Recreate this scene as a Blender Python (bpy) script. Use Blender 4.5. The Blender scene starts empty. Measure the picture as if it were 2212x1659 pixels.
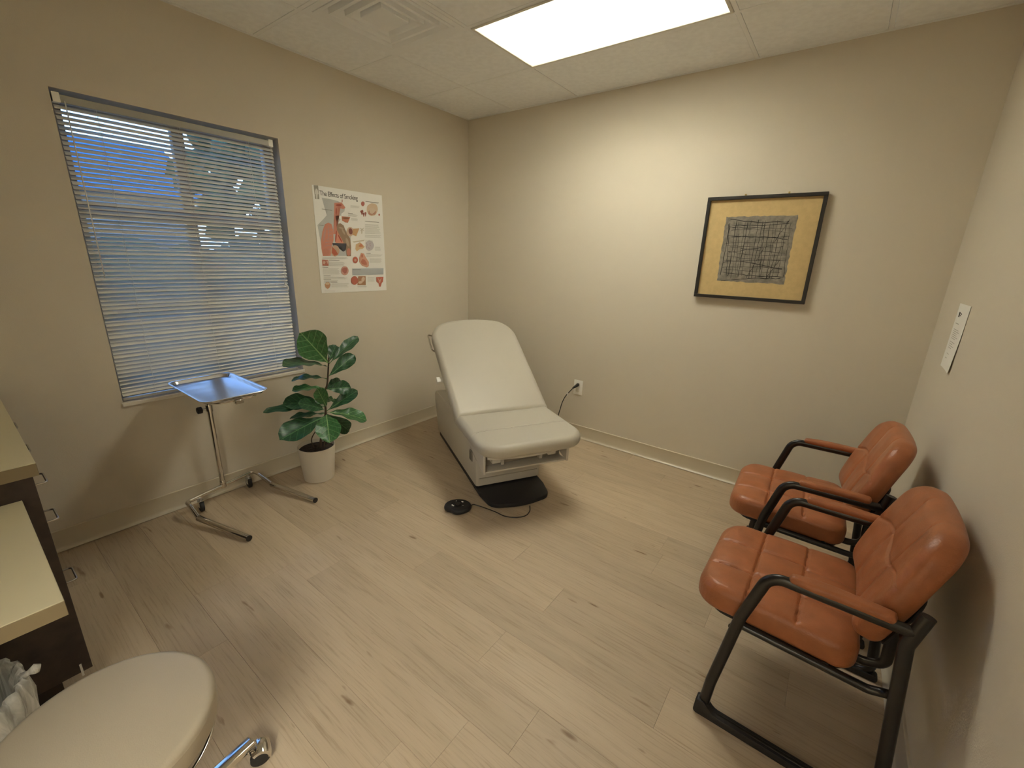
import bpy, bmesh, math, random
from mathutils import Vector, Matrix
random.seed(7)
scn = bpy.context.scene
col = scn.collection
PI = math.pi
# ------------------------------------------------------------------ camera
F, YAW, PITCH, ROLL = 928.144, -0.6373, -0.2868, 0.0321
RW, RH = 3.4485, 2.7253          # room width (x), ceiling height
YF = -3.86                       # wall behind the camera
cd = bpy.data.cameras.new('camera'); cam = bpy.data.objects.new('camera', cd); col.objects.link(cam)
fw = Vector((math.sin(YAW)*math.cos(PITCH), math.cos(YAW)*math.cos(PITCH), math.sin(PITCH)))
rt = Vector((math.cos(YAW), -math.sin(YAW), 0)); up = rt.cross(fw)
r2 = rt*math.cos(ROLL)+up*math.sin(ROLL); u2 = -rt*math.sin(ROLL)+up*math.cos(ROLL)
M = Matrix((r2, u2, -fw)).transposed().to_4x4(); M.translation = Vector((3.0042, -3.2641, 1.5468))
cam.matrix_world = M
cd.sensor_width = 36; cd.lens = 36*F/2212; cd.clip_start = .02
scn.camera = cam
# ------------------------------------------------------------------ world, light, exposure
scn.view_settings.view_transform = 'Standard'; scn.view_settings.look = 'None'
scn.view_settings.gamma = 1; scn.view_settings.exposure = 0.10
try: scn.view_settings.use_curve_mapping = False
except Exception: pass
world = bpy.data.worlds.new('World'); scn.world = world; world.use_nodes = True
wn = world.node_tree.nodes; wl = world.node_tree.links
wn.clear()
wo = wn.new('ShaderNodeOutputWorld'); wb = wn.new('ShaderNodeBackground')
wg = wn.new('ShaderNodeTexCoord'); ws = wn.new('ShaderNodeSeparateXYZ'); wr = wn.new('ShaderNodeValToRGB')
wl.new(wg.outputs['Generated'], ws.inputs[0]); wl.new(ws.outputs['Z'], wr.inputs[0]); wl.new(wr.outputs[0], wb.inputs[0]); wl.new(wb.outputs[0], wo.inputs[0])
wr.color_ramp.elements[0].position = 0.0; wr.color_ramp.elements[0].color = (.42, .58, .85, 1)
wr.color_ramp.elements[1].position = 0.55; wr.color_ramp.elements[1].color = (.12, .30, .78, 1)
wb.inputs[1].default_value = 5.0
LIGHT = 3.0           # glow of the lens itself
LAMP_W = 25.5         # tubes above the lens
scn.cycles.max_bounces = 14; scn.cycles.diffuse_bounces = 10; scn.cycles.transparent_max_bounces = 16
FILL_W = 130.0         # added fill lamp, unseen, beyond a made-up doorway behind the camera
LIGHT_COL = (1.0, .98, .88)

# ------------------------------------------------------------------ materials
MATS = {}
def nodes(name):
    m = bpy.data.materials.new(name); m.use_nodes = True; MATS[name] = m
    nt = m.node_tree
    return m, nt, nt.nodes['Principled BSDF']
def mat(name, colr, rough=.5, metal=0, bump=0, scale=80, spec=.5, var=0, vscale=8, coat=0):
    m, nt, b = nodes(name)
    b.inputs['Base Color'].default_value = (*colr, 1); b.inputs['Roughness'].default_value = rough
    b.inputs['Metallic'].default_value = metal
    b.inputs['Specular IOR Level'].default_value = spec
    if coat: b.inputs['Coat Weight'].default_value = coat
    tc = None
    if bump or var:
        tc = nt.nodes.new('ShaderNodeTexCoord')
    if bump:
        n = nt.nodes.new('ShaderNodeTexNoise'); n.inputs['Scale'].default_value = scale; n.inputs['Detail'].default_value = 3
        bp = nt.nodes.new('ShaderNodeBump'); bp.inputs['Strength'].default_value = bump; bp.inputs['Distance'].default_value = .002
        nt.links.new(tc.outputs['Object'], n.inputs['Vector']); nt.links.new(n.outputs['Fac'], bp.inputs['Height']); nt.links.new(bp.outputs[0], b.inputs['Normal'])
    if var:
        n = nt.nodes.new('ShaderNodeTexNoise'); n.inputs['Scale'].default_value = vscale; n.inputs['Detail'].default_value = 4
        r = nt.nodes.new('ShaderNodeValToRGB')
        r.color_ramp.elements[0].position = .35; r.color_ramp.elements[1].position = .65
        r.color_ramp.elements[0].color = (*[c*(1-var) for c in colr], 1); r.color_ramp.elements[1].color = (*[min(1, c*(1+var)) for c in colr], 1)
        nt.links.new(tc.outputs['Object'], n.inputs['Vector']); nt.links.new(n.outputs['Fac'], r.inputs[0]); nt.links.new(r.outputs[0], b.inputs['Base Color'])
    return m
WALL = mat('wall_paint', (.655, .603, .505), .65, bump=.25, scale=260, spec=.3)
CEIL = mat('ceiling_tile', (.86, .88, .90), .85, bump=.35, scale=180, spec=.1, var=.03, vscale=30)
TBAR = mat('ceiling_grid', (.84, .855, .87), .6, spec=.2)
PLEN = mat('plenum', (.08, .075, .065), .9)
COVE = mat('cove_base_vinyl', (.62, .56, .44), .33)
BLACKM = mat('black_metal', (.012, .011, .010), .28, spec=.6)
BLACKP = mat('black_plastic', (.016, .015, .015), .55, bump=.3, scale=300)
CHROME = mat('chrome', (.72, .69, .64), .12, 1)
STEEL = mat('brushed_steel', (.62, .62, .62), .22, 1)
LEATHER = mat('cognac_leather', (.37, .130, .052), .36, bump=.4, scale=220, var=.10, vscale=14)
EXAMV = mat('cream_vinyl', (.47, .44, .37), .42, bump=.10, scale=400)
EXAMP = mat('cream_plastic', (.52, .49, .43), .42)
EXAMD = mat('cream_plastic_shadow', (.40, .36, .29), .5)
STOOLV = mat('taupe_vinyl', (.40, .345, .255), .45, bump=.12, scale=400)
LAMIN = mat('light_laminate', (.60, .54, .36), .42)
EDGE = mat('tan_edge_band', (.25, .195, .110), .45)
WENGE = mat('dark_laminate', (.045, .030, .022), .45, bump=.2, scale=60, var=.25, vscale=20)
SLAT = mat('aluminium_slat', (.80, .78, .70), .38)
RAILM = mat('blind_rail', (.42, .42, .38), .4)
CORD = mat('blind_cord', (.70, .68, .62), .7)
WHITEP = mat('white_plastic', (.88, .87, .82), .35)
SILLM = mat('white_sill', (.72, .69, .62), .4)
FRAMEM = mat('grey_window_frame', (.36, .34, .31), .5)
POT = mat('matte_white_pot', (.60, .545, .455), .6, bump=.15, scale=120)
SOIL = mat('potting_soil', (.030, .020, .014), .95, bump=1, scale=60, var=.5, vscale=60)
BARK = mat('brown_stem', (.060, .038, .022), .8, bump=.5, scale=100)
PAPER = mat('poster_paper', (.86, .86, .83), .5)
ARTFR = mat('black_art_frame', (.020, .018, .016), .45)
MATB = mat('mustard_mat_board', (.58, .43, .20), .7, bump=.15, scale=300, var=.05, vscale=40)
BRASS = mat('brass_hook', (.6, .45, .2), .3, 1)
INK = mat('ink', (.025, .022, .020), .8)
TAG = mat('clear_tag', (.70, .68, .62), .4)
RUBBER = mat('dark_rubber', (.02, .018, .016), .6)
GROUND = mat('outdoor_ground', (.20, .19, .15), .9, var=.3, vscale=3)
HEDGE = mat('outdoor_foliage', (.035, .060, .022), .8, bump=1, scale=20, var=.5, vscale=9)
STUCCO = mat('outdoor_wall', (.30, .30, .30), .9)

def leafmat(name, c, vein):
    m, nt, b = nodes(name)
    tc = nt.nodes.new('ShaderNodeUVMap'); sp = nt.nodes.new('ShaderNodeSeparateXYZ'); nt.links.new(tc.outputs[0], sp.inputs[0])
    def mt(op, a, bb=None, c2=None):
        n = nt.nodes.new('ShaderNodeMath'); n.operation = op
        for i, v in enumerate((a, bb, c2)):
            if v is None: continue
            if isinstance(v, (int, float)): n.inputs[i].default_value = v
            else: nt.links.new(v, n.inputs[i])
        return n.outputs[0]
    ax = mt('ABSOLUTE', sp.outputs['X'])
    mid = mt('LESS_THAN', ax, mt('MULTIPLY_ADD', sp.outputs['Y'], -.035, .05))
    fr = mt('FRACT', mt('MULTIPLY', mt('SUBTRACT', sp.outputs['Y'], mt('MULTIPLY', ax, .28)), 6.5))
    side = mt('LESS_THAN', fr, .11)
    v = mt('MAXIMUM', mid, mt('MULTIPLY', side, .45))
    n = nt.nodes.new('ShaderNodeTexNoise'); n.inputs['Scale'].default_value = 9
    r = nt.nodes.new('ShaderNodeValToRGB'); r.color_ramp.elements[0].color = (*[x*.7 for x in c], 1); r.color_ramp.elements[1].color = (*[x*1.35 for x in c], 1)
    r.color_ramp.elements[0].position = .35; r.color_ramp.elements[1].position = .7
    nt.links.new(tc.outputs[0], n.inputs[0]); nt.links.new(n.outputs['Fac'], r.inputs[0])
    mx = nt.nodes.new('ShaderNodeMix'); mx.data_type = 'RGBA'; nt.links.new(v, mx.inputs[0]); nt.links.new(r.outputs[0], mx.inputs[6]); mx.inputs[7].default_value = (*vein, 1)
    nt.links.new(mx.outputs[2], b.inputs['Base Color']); b.inputs['Roughness'].default_value = .36
    bp = nt.nodes.new('ShaderNodeBump'); bp.invert = True; bp.inputs['Strength'].default_value = .5; bp.inputs['Distance'].default_value = .003
    nt.links.new(v, bp.inputs['Height']); nt.links.new(bp.outputs[0], b.inputs['Normal'])
    return m
LEAF = leafmat('fig_leaf', (.022, .085, .034), (.12, .27, .10))
LEAFY = leafmat('young_fig_leaf', (.045, .155, .048), (.26, .42, .18))

def plankmat():
    m, nt, b = nodes('oak_plank')
    N = nt.nodes.new; L = nt.links.new
    tc = N('ShaderNodeTexCoord'); oi = N('ShaderNodeObjectInfo')
    off = N('ShaderNodeMath'); off.operation = 'MULTIPLY'; off.inputs[1].default_value = 37; L(oi.outputs['Random'], off.inputs[0])
    cmb = N('ShaderNodeCombineXYZ'); L(off.outputs[0], cmb.inputs[0]); L(off.outputs[0], cmb.inputs[1]); L(off.outputs[0], cmb.inputs[2])
    ad = N('ShaderNodeVectorMath'); ad.operation = 'ADD'; L(tc.outputs['Object'], ad.inputs[0]); L(cmb.outputs[0], ad.inputs[1])
    def noise(sc, det, rough=.55, dist=0):
        mp = N('ShaderNodeMapping'); mp.inputs['Scale'].default_value = sc; L(ad.outputs[0], mp.inputs[0])
        n = N('ShaderNodeTexNoise'); n.inputs['Scale'].default_value = 1; n.inputs['Detail'].default_value = det; n.inputs['Roughness'].default_value = rough; n.inputs['Distortion'].default_value = dist
        L(mp.outputs[0], n.inputs[0]); return n.outputs['Fac']
    fine = noise((5, 130, 1), 5, .65, .3); broad = noise((1.6, 13, 1), 3, .5, .6); knot = noise((5.5, 26, 1), 2, .5, .2)
    def ramp(src, els):
        r = N('ShaderNodeValToRGB'); e = r.color_ramp.elements
        e[0].position, e[0].color = els[0][0], (*els[0][1], 1); e[1].position, e[1].color = els[-1][0], (*els[-1][1], 1)
        for p, c in els[1:-1]:
            x = e.new(p); x.color = (*c, 1)
        L(src, r.inputs[0]); return r.outputs[0]
    base = ramp(broad, [(.25, (.455, .368, .255)), (.5, (.505, .405, .285)), (.75, (.54, .44, .315))])
    gr = ramp(fine, [(.27, (.74, .70, .65)), (.48, (.98, .98, .98)), (.7, (1.03, 1.03, 1.03))])
    kn = ramp(knot, [(.225, (.50, .42, .35)), (.30, (1, 1, 1)), (.8, (1, 1, 1))])
    def mul(a, c):
        x = N('ShaderNodeMix'); x.data_type = 'RGBA'; x.blend_type = 'MULTIPLY'; x.inputs[0].default_value = 1; L(a, x.inputs[6]); L(c, x.inputs[7]); return x.outputs[2]
    tone = N('ShaderNodeMapRange'); tone.inputs[3].default_value = .93; tone.inputs[4].default_value = 1.07; L(oi.outputs['Random'], tone.inputs[0])
    c = mul(mul(base, gr), kn)
    vm = N('ShaderNodeVectorMath'); vm.operation = 'SCALE'; L(c, vm.inputs[0]); L(tone.outputs[0], vm.inputs['Scale'])
    L(vm.outputs[0], b.inputs['Base Color']); b.inputs['Roughness'].default_value = .47; b.inputs['Specular IOR Level'].default_value = .4
    bp = N('ShaderNodeBump'); bp.inputs['Strength'].default_value = .12; bp.inputs['Distance'].default_value = .001; L(fine, bp.inputs['Height']); L(bp.outputs[0], b.inputs['Normal'])
    return m
PLANK = plankmat()

def lensmat():
    m, nt, b = nodes('prismatic_lens')
    N = nt.nodes.new; L = nt.links.new
    tc = N('ShaderNodeTexCoord'); sp = N('ShaderNodeSeparateXYZ'); L(tc.outputs['Object'], sp.inputs[0])
    def mt(op, a, bb=None):
        n = N('ShaderNodeMath'); n.operation = op
        for i, v in enumerate((a, bb)):
            if v is None: continue
            if isinstance(v, (int, float)): n.inputs[i].default_value = v
            else: L(v, n.inputs[i])
        return n.outputs[0]
    # lamps end short of the lens ends: output falls off towards the rim
    dx = mt('SUBTRACT', .585, mt('ABSOLUTE', sp.outputs['X'])); dy = mt('SUBTRACT', .285, mt('ABSOLUTE', sp.outputs['Y']))
    def ss(v, w):
        r = N('ShaderNodeMapRange'); r.interpolation_type = 'SMOOTHSTEP'; r.inputs[1].default_value = 0; r.inputs[2].default_value = w; L(v, r.inputs[0]); return r.outputs[0]
    f = mt('MULTIPLY', ss(dx, .24), ss(dy, .17))
    st = mt('ADD', mt('MULTIPLY', f, LIGHT*2), 1.05)
    L(st, b.inputs['Emission Strength']); b.inputs['Emission Color'].default_value = (*LIGHT_COL, 1)
    b.inputs['Base Color'].default_value = (.8, .78, .7, 1); b.inputs['Roughness'].default_value = .3
    tb = N('ShaderNodeBsdfTransparent'); ads = N('ShaderNodeMixShader'); ads.inputs[0].default_value = .5; L(tb.outputs[0], ads.inputs[1]); L(b.outputs[0], ads.inputs[2]); L(ads.outputs[0], nt.nodes['Material Output'].inputs[0])
    ck = N('ShaderNodeTexVoronoi'); ck.inputs['Scale'].default_value = 120
    bp = N('ShaderNodeBump'); bp.inputs['Strength'].default_value = .4; L(tc.outputs['Object'], ck.inputs[0]); L(ck.outputs['Distance'], bp.inputs['Height']); L(bp.outputs[0], b.inputs['Normal'])
    return m
LENS = lensmat()

def glassmat(name, tint, gloss):
    m = bpy.data.materials.new(name); m.use_nodes = True; nt = m.node_tree; nt.nodes.clear()
    o = nt.nodes.new('ShaderNodeOutputMaterial'); t = nt.nodes.new('ShaderNodeBsdfTransparent'); g = nt.nodes.new('ShaderNodeBsdfGlossy'); mx = nt.nodes.new('ShaderNodeMixShader'); f = nt.nodes.new('ShaderNodeFresnel')
    t.inputs[0].default_value = (*tint, 1); g.inputs['Roughness'].default_value = gloss; f.inputs[0].default_value = 1.45
    nt.links.new(f.outputs[0], mx.inputs[0]); nt.links.new(t.outputs[0], mx.inputs[1]); nt.links.new(g.outputs[0], mx.inputs[2]); nt.links.new(mx.outputs[0], o.inputs[0])
    return m
GLASS = glassmat('window_glass', (.9, .95, .96), .02)
def bagmat():
    m = bpy.data.materials.new('translucent_bag'); m.use_nodes = True; nt = m.node_tree; nt.nodes.clear(); N = nt.nodes.new; L = nt.links.new
    o = N('ShaderNodeOutputMaterial'); t = N('ShaderNodeBsdfTransparent'); b = N('ShaderNodeBsdfPrincipled'); mx = N('ShaderNodeMixShader'); n = N('ShaderNodeTexNoise'); r = N('ShaderNodeMapRange'); tc = N('ShaderNodeTexCoord'); mp = N('ShaderNodeMapping')
    mp.inputs['Scale'].default_value = (30, 30, 7); n.inputs['Detail'].default_value = 4; n.inputs['Scale'].default_value = 1; n.inputs['Distortion'].default_value = 1
    L(tc.outputs['Object'], mp.inputs[0]); L(mp.outputs[0], n.inputs[0]); L(n.outputs['Fac'], r.inputs[0])
    r.inputs[1].default_value = .35; r.inputs[2].default_value = .7; r.inputs[3].default_value = .40; r.inputs[4].default_value = .9
    b.inputs['Base Color'].default_value = (.75, .74, .68, 1); b.inputs['Roughness'].default_value = .25
    bp = N('ShaderNodeBump'); bp.inputs['Strength'].default_value = .9; bp.inputs['Distance'].default_value = .01; L(n.outputs['Fac'], bp.inputs['Height']); L(bp.outputs[0], b.inputs['Normal'])
    L(r.outputs[0], mx.inputs[0]); L(t.outputs[0], mx.inputs[1]); L(b.outputs[0], mx.inputs[2]); L(mx.outputs[0], o.inputs[0])
    return m
BAG = bagmat()

# ------------------------------------------------------------------ mesh helpers
def tag(o, label=None, cat=None, group=None, kind=None):
    if label: o['label'] = label
    if cat: o['category'] = cat
    if group: o['group'] = group
    if kind: o['kind'] = kind
    return o
def empty(name, loc=(0, 0, 0), rz=0, label=None, cat=None, group=None):
    o = bpy.data.objects.new(name, None); col.objects.link(o); o.location = loc; o.rotation_euler = (0, 0, rz); o.empty_display_size = .1
    return tag(o, label, cat, group)
def obj(name, bm, m, parent=None, smooth=False, angle=None, loc=None, rot=None):
    bmesh.ops.recalc_face_normals(bm, faces=bm.faces)
    me = bpy.data.meshes.new(name); bm.to_mesh(me); bm.free()
    me.materials.append(m)
    if smooth:
        me.polygons.foreach_set('use_smooth', [True]*len(me.polygons))
        if angle is not None:
            try: me.set_sharp_from_angle(angle=math.radians(angle))
            except Exception: pass
    o = bpy.data.objects.new(name, me); col.objects.link(o)
    if parent is not None: o.parent = parent
    if loc is not None: o.location = loc
    if rot is not None: o.rotation_euler = rot
    return o
def struct(name, bm, m, **k):
    o = obj(name, bm, m, **k); o['kind'] = 'structure'; return o
def B(): return bmesh.new()
def box(bm, x0, x1, y0, y1, z0, z1, bev=0, seg=2, mtx=None):
    t = bmesh.new()
    bmesh.ops.create_cube(t, size=1)
    for v in t.verts: v.co = Vector((x0+(v.co.x+.5)*(x1-x0), y0+(v.co.y+.5)*(y1-y0), z0+(v.co.z+.5)*(z1-z0)))
    if bev: bmesh.ops.bevel(t, geom=t.edges[:], offset=bev, segments=seg, affect='EDGES', profile=.5)
    if mtx is not None: bmesh.ops.transform(t, matrix=mtx, verts=t.verts)
    me = bpy.data.meshes.new('tmp'); t.to_mesh(me); t.free(); bm.from_mesh(me); bpy.data.meshes.remove(me)
    return bm
def fillet(pts, r, seg=6):
    pts = [Vector(p) for p in pts]; out = [pts[0]]
    rr = r if isinstance(r, (list, tuple)) else [r]*(len(pts)-2)
    for i in range(1, len(pts)-1):
        a, b, c = pts[i-1], pts[i], pts[i+1]; d1 = (a-b); d2 = (c-b); l1, l2 = d1.length, d2.length; d1.normalize(); d2.normalize()
        ang = d1.angle(d2, PI)
        if ang > PI-.03 or rr[i-1] <= 0: out.append(b); continue
        t = min(rr[i-1]/math.tan(ang/2), l1*.48, l2*.48); R = t*math.tan(ang/2)
        p1, p2 = b+d1*t, b+d2*t; cen = b+(d1+d2).normalized()*(R/math.sin(ang/2))
        v1, v2 = p1-cen, p2-cen; th = v1.angle(v2, 0); ax = v1.cross(v2)
        if ax.length < 1e-12: out.append(b); continue
        ax.normalize()
        for k in range(seg+1): out.append(cen+Matrix.Rotation(th*k/seg, 3, ax)@v1)
    out.append(pts[-1]); return out
def tube(bm, pts, r, seg=12, closed=False, sx=1, sy=1, ref=None, cap=True, radii=None):
    pts = [Vector(p) for p in pts]; n = len(pts); T = []
    for i in range(n):
        if closed: t = pts[(i+1) % n]-pts[i-1]
        else: t = pts[min(i+1, n-1)]-pts[max(i-1, 0)]
        T.append(t.normalized())
    nrm = Vector(ref) if ref else (Vector((0, 0, 1)) if abs(T[0].z) < .9 else Vector((1, 0, 0)))
    rings = []
    for i in range(n):
        if ref: nrm = Vector(ref)
        nrm = (nrm-T[i]*nrm.dot(T[i]))
        if nrm.length < 1e-6: nrm = T[i].orthogonal()
        nrm.normalize(); bn = T[i].cross(nrm)
        R = radii[i] if radii else r
        rings.append([bm.verts.new(pts[i]+nrm*(math.cos(2*PI*k/seg)*R*sx)+bn*(math.sin(2*PI*k/seg)*R*sy)) for k in range(seg)])
    for i in range(n if closed else n-1):
        a, b = rings[i], rings[(i+1) % n]
        for k in range(seg): bm.faces.new((a[k], a[(k+1) % seg], b[(k+1) % seg], b[k]))
    if cap and not closed: bm.faces.new(rings[0]); bm.faces.new(rings[-1])
    return bm
def lathe(bm, prof, cx=0, cy=0, seg=40, capb=True, capt=True):
    rings = []
    for r, z in prof: rings.append([bm.verts.new((cx+r*math.cos(2*PI*k/seg), cy+r*math.sin(2*PI*k/seg), z)) for k in range(seg)])
    for a, b in zip(rings, rings[1:]):
        for k in range(seg): bm.faces.new((a[k], a[(k+1) % seg], b[(k+1) % seg], b[k]))
    if capb: bm.faces.new(rings[0])
    if capt: bm.faces.new(rings[-1])
    return bm
def prism(bm, pts2, a0, a1, axis='y', bev=0):
    """extrude a 2D polygon; axis = extrusion axis, pts in the two other axes in xyz order"""
    def mk(p, a):
        if axis == 'y': return (p[0], a, p[1])
        if axis == 'x': return (a, p[0], p[1])
        return (p[0], p[1], a)
    t = bmesh.new()
    f0 = [t.verts.new(mk(p, a0)) for p in pts2]; f1 = [t.verts.new(mk(p, a1)) for p in pts2]; n = len(pts2)
    t.faces.new(f0); t.faces.new(f1)
    for k in range(n): t.faces.new((f0[k], f0[(k+1) % n], f1[(k+1) % n], f1[k]))
    bmesh.ops.recalc_face_normals(t, faces=t.faces)
    if bev: bmesh.ops.bevel(t, geom=t.edges[:], offset=bev, segments=2, affect='EDGES', profile=.5)
    me = bpy.data.meshes.new('tmp'); t.to_mesh(me); t.free(); bm.from_mesh(me); bpy.data.meshes.remove(me)
    return bm
def rpoly(pts, radii, seg=8):
    n = len(pts); out = []
    for i in range(n):
        a, b, c = Vector(pts[i-1]), Vector(pts[i]), Vector(pts[(i+1) % n]); r = radii[i] if isinstance(radii, (list, tuple)) else radii
        if r <= 0: out.append(b); continue
        f = fillet([(*a, 0), (*b, 0), (*c, 0)], r, seg)[1:-1]
        out += [Vector((p.x, p.y)) for p in f]
    return out
def sd_poly(px, py, P):
    best = 1e9; n = len(P)
    for i in range(n):
        ax, ay = P[i-1]; bx, by = P[i]; ex, ey = bx-ax, by-ay; wx, wy = px-ax, py-ay
        L = ex*ex+ey*ey
        if L < 1e-14: continue
        t = max(0, min(1, (wx*ex+wy*ey)/L)); dx, dy = wx-ex*t, wy-ey*t; d = dx*dx+dy*dy
        if d < best: best = d
    return math.sqrt(best)
def pad(P, thick, er, n=40, groove=None, warp=None, cen=None):
    """upholstered pad on outline P (star shaped about cen), z from 0 to thick, rounded edges er"""
    P = [tuple(p) for p in P]
    cx = cen[0] if cen else sum(p[0] for p in P)/len(P); cy = cen[1] if cen else sum(p[1] for p in P)/len(P)
    hx = max(abs(p[0]-cx) for p in P); hy = max(abs(p[1]-cy) for p in P)
    def hit(dx, dy):
        best = None; m = len(P)
        for i in range(m):
            ax, ay = P[i-1][0]-cx, P[i-1][1]-cy; bx, by = P[i][0]-cx, P[i][1]-cy; ex, ey = bx-ax, by-ay
            den = dx*ey-dy*ex
            if abs(den) < 1e-12: continue
            t = (ax*ey-ay*ex)/den; s = (ax*dy-ay*dx)/den
            if t > 0 and -1e-6 <= s <= 1+1e-6 and (best is None or t > best): best = t
        return best or 0
    cache = {}
    bm = bmesh.new(); top = {}; bot = {}
    for i in range(-n, n+1):
        for j in range(-n, n+1):
            m = max(abs(i), abs(j))
            if m == 0: x = y = 0.0
            else:
                g = (round(i/m, 5), round(j/m, 5))
                if g not in cache: cache[g] = hit(i/m*hx, j/m*hy)
                mm = m/n; mm = 1-(1-mm)**1.35
                k = cache[g]*mm; x, y = i/m*hx*k, j/m*hy*k
            X, Y = x+cx, y+cy
            d = sd_poly(X, Y, P) if m < n else 0
            q = min(d, er); e = er-math.sqrt(max(0, er*er-(er-q)**2))
            gz = groove(X, Y)*min(1, d/er) if groove else 0
            top[i, j] = (X, Y, thick-e-gz); bot[i, j] = (X, Y, e)
    W = warp or (lambda a, b, c: (a, b, c))
    vt = {k: bm.verts.new(W(*v)) for k, v in top.items()}; vb = {k: bm.verts.new(W(*v)) for k, v in bot.items()}
    for i in range(-n, n):
        for j in range(-n, n):
            bm.faces.new((vt[i, j], vt[i+1, j], vt[i+1, j+1], vt[i, j+1])); bm.faces.new((vb[i, j], vb[i, j+1], vb[i+1, j+1], vb[i+1, j]))
    ring = [(i, -n) for i in range(-n, n)]+[(n, j) for j in range(-n, n)]+[(i, n) for i in range(n, -n, -1)]+[(-n, j) for j in range(n, -n, -1)]
    if thick > 2*er+1e-5:
        for a, b in zip(ring, ring[1:]+ring[:1]): bm.faces.new((vt[a], vt[b], vb[b], vb[a]))
    else: bmesh.ops.remove_doubles(bm, verts=bm.verts, dist=1e-5)
    return bm
def copy_tree(o, parent=None):
    c = o.copy(); col.objects.link(c); c.parent = parent
    for ch in list(o.children): copy_tree(ch, c)
    return c

# ================================================================== SETTING
WY0, WY1, WZ0, WZ1 = -2.757, -1.752, .722, 2.215     # window opening in the left wall
b = B(); T = .16
box(b, -T, 0, YF-T, WY0, 0, RH); box(b, -T, 0, WY1, T, 0, RH); box(b, -T, 0, WY0, WY1, 0, WZ0); box(b, -T, 0, WY0, WY1, WZ1, RH)
struct('wall_left', b, WALL)
b = B(); box(b, 0, RW, 0, T, 0, RH); struct('wall_back', b, WALL)
b = B(); box(b, RW, RW+T, YF-T, T, 0, RH); struct('wall_right', b, WALL)
b = B(); box(b, 0, 2.42, YF-T, YF, 0, RH); box(b, 3.36, RW, YF-T, YF, 0, RH); box(b, 2.42, 3.36, YF-T, YF, 2.08, RH); struct('wall_front', b, WALL)  # doorway opening is added, to let the fill light in
YC = YF-T-1.5  # unseen corridor, added to carry the fill light
b = B(); box(b, 0, 4.6, YC-.1, YC, 0, RH); box(b, -.1, 0, YC, YF-T, 0, RH); box(b, 4.6, 4.7, YC, YF-T, 0, RH); box(b, RW, 4.7, YF-T, YF-T+.1, 0, RH); struct('wall_added_corridor', b, WALL)
b = B(); box(b, -.1, 4.7, YC-.1, YF-T, -.12, 0); struct('trim_1', b, mat('added_corridor_floor', (.42, .33, .22), .6))
b = B(); box(b, -.1, 4.7, YC-.1, YF-T, RH, RH+.1); struct('trim_2', b, CEIL)
b = B(); box(b, 2.405, 2.42, YF-T-.01, YF+.012, 0, 2.095); box(b, 3.36, 3.375, YF-T-.01, YF+.012, 0, 2.095); box(b, 2.42, 3.36, YF-T-.01, YF+.012, 2.08, 2.095); struct('door_1', b, mat('added_door_frame', (.30, .25, .19), .5))  # frame around the added doorway
cl = bpy.data.lights.new('fill_light', 'AREA'); cl.shape = 'RECTANGLE'; cl.size = 1.2; cl.size_y = 1.2; cl.energy = FILL_W; cl.color = LIGHT_COL  # added lamp, lifts the room's shadows through the doorway
co = bpy.data.objects.new('fill_light', cl); col.objects.link(co); co.location = (3.95, YC+.65, RH-.01)

# floor: slab plus one object per vinyl plank
b = B(); box(b, -T, RW+T, YF-T, T, -.12, -.004); floor = struct('floor', b, mat('floor_underlay', (.20, .15, .10), .9))
PWD, PLN = .1875, 1.245; ROW0 = -.0100
joints = {1: 1.884, 7: 2.500, 8: 2.806, 9: 1.887, 10: 2.201, 11: 2.777, 12: 2.134, 13: 1.187, 14: 1.015}
pm = {}
def plank_mesh(L, W):
    k = (round(L, 3), round(W, 3))
    if k not in pm:
        t = B(); box(t, -L/2, L/2, -W/2, W/2, -.004, 0, .0005, 1)
        me = bpy.data.meshes.new('plank'); t.to_mesh(me); t.free(); me.materials.append(PLANK); pm[k] = me
    return pm[k]
for k in range(0, 22):
    y1 = ROW0-PWD*(k-1); y0 = y1-PWD
    y1c, y0c = min(y1, 0), max(y0, YF)
    if y1c-y0c < .004: continue
    j = joints.get(k, (k*.377+.21) % PLN); xs = sorted([j+PLN*i for i in range(-4, 4) if 0.02 < j+PLN*i < RW-.02]); xs = [0]+xs+[RW]
    for a, c in zip(xs, xs[1:]):
        o = bpy.data.objects.new('plank', plank_mesh(c-a-.0005, y1c-y0c-.0005)); col.objects.link(o); o.parent = floor; o.location = ((a+c)/2, (y0c+y1c)/2, 0)

# ceiling: deck, grid bars, single tiles, around the fixture and the diffuser
b = B(); box(b, -T, RW+T, YF-T, T, RH+.10, RH+.18); ceiling = struct('ceiling', b, PLEN)
GX = [0, .505, 1.115, 1.725, 2.335, 2.945, RW]; GY = [0, -.611, -1.221, -1.831, -2.441, -3.051, -3.661, YF]
HB = .011
def skip_x(x, yi): return x == 1.725 and yi in (0, 1)
b = B()
for y in GY[1:-1]: box(b, 0, RW, y-HB, y+HB, RH, RH+.03)
for x in GX[1:-1]:
    for yi in range(len(GY)-1):
        if not skip_x(x, yi): box(b, x-HB, x+HB, GY[yi+1]+HB, GY[yi]-HB, RH, RH+.03)
for (x0, x1, y0, y1) in ((0, .022, YF, 0), (RW-.022, RW, YF, 0), (.022, RW-.022, -.022, 0), (.022, RW-.022, YF, YF+.022)): box(b, x0, x1, y0, y1, RH-.001, RH+.03)
obj('ceiling_grid', b, TBAR, ceiling)
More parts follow.
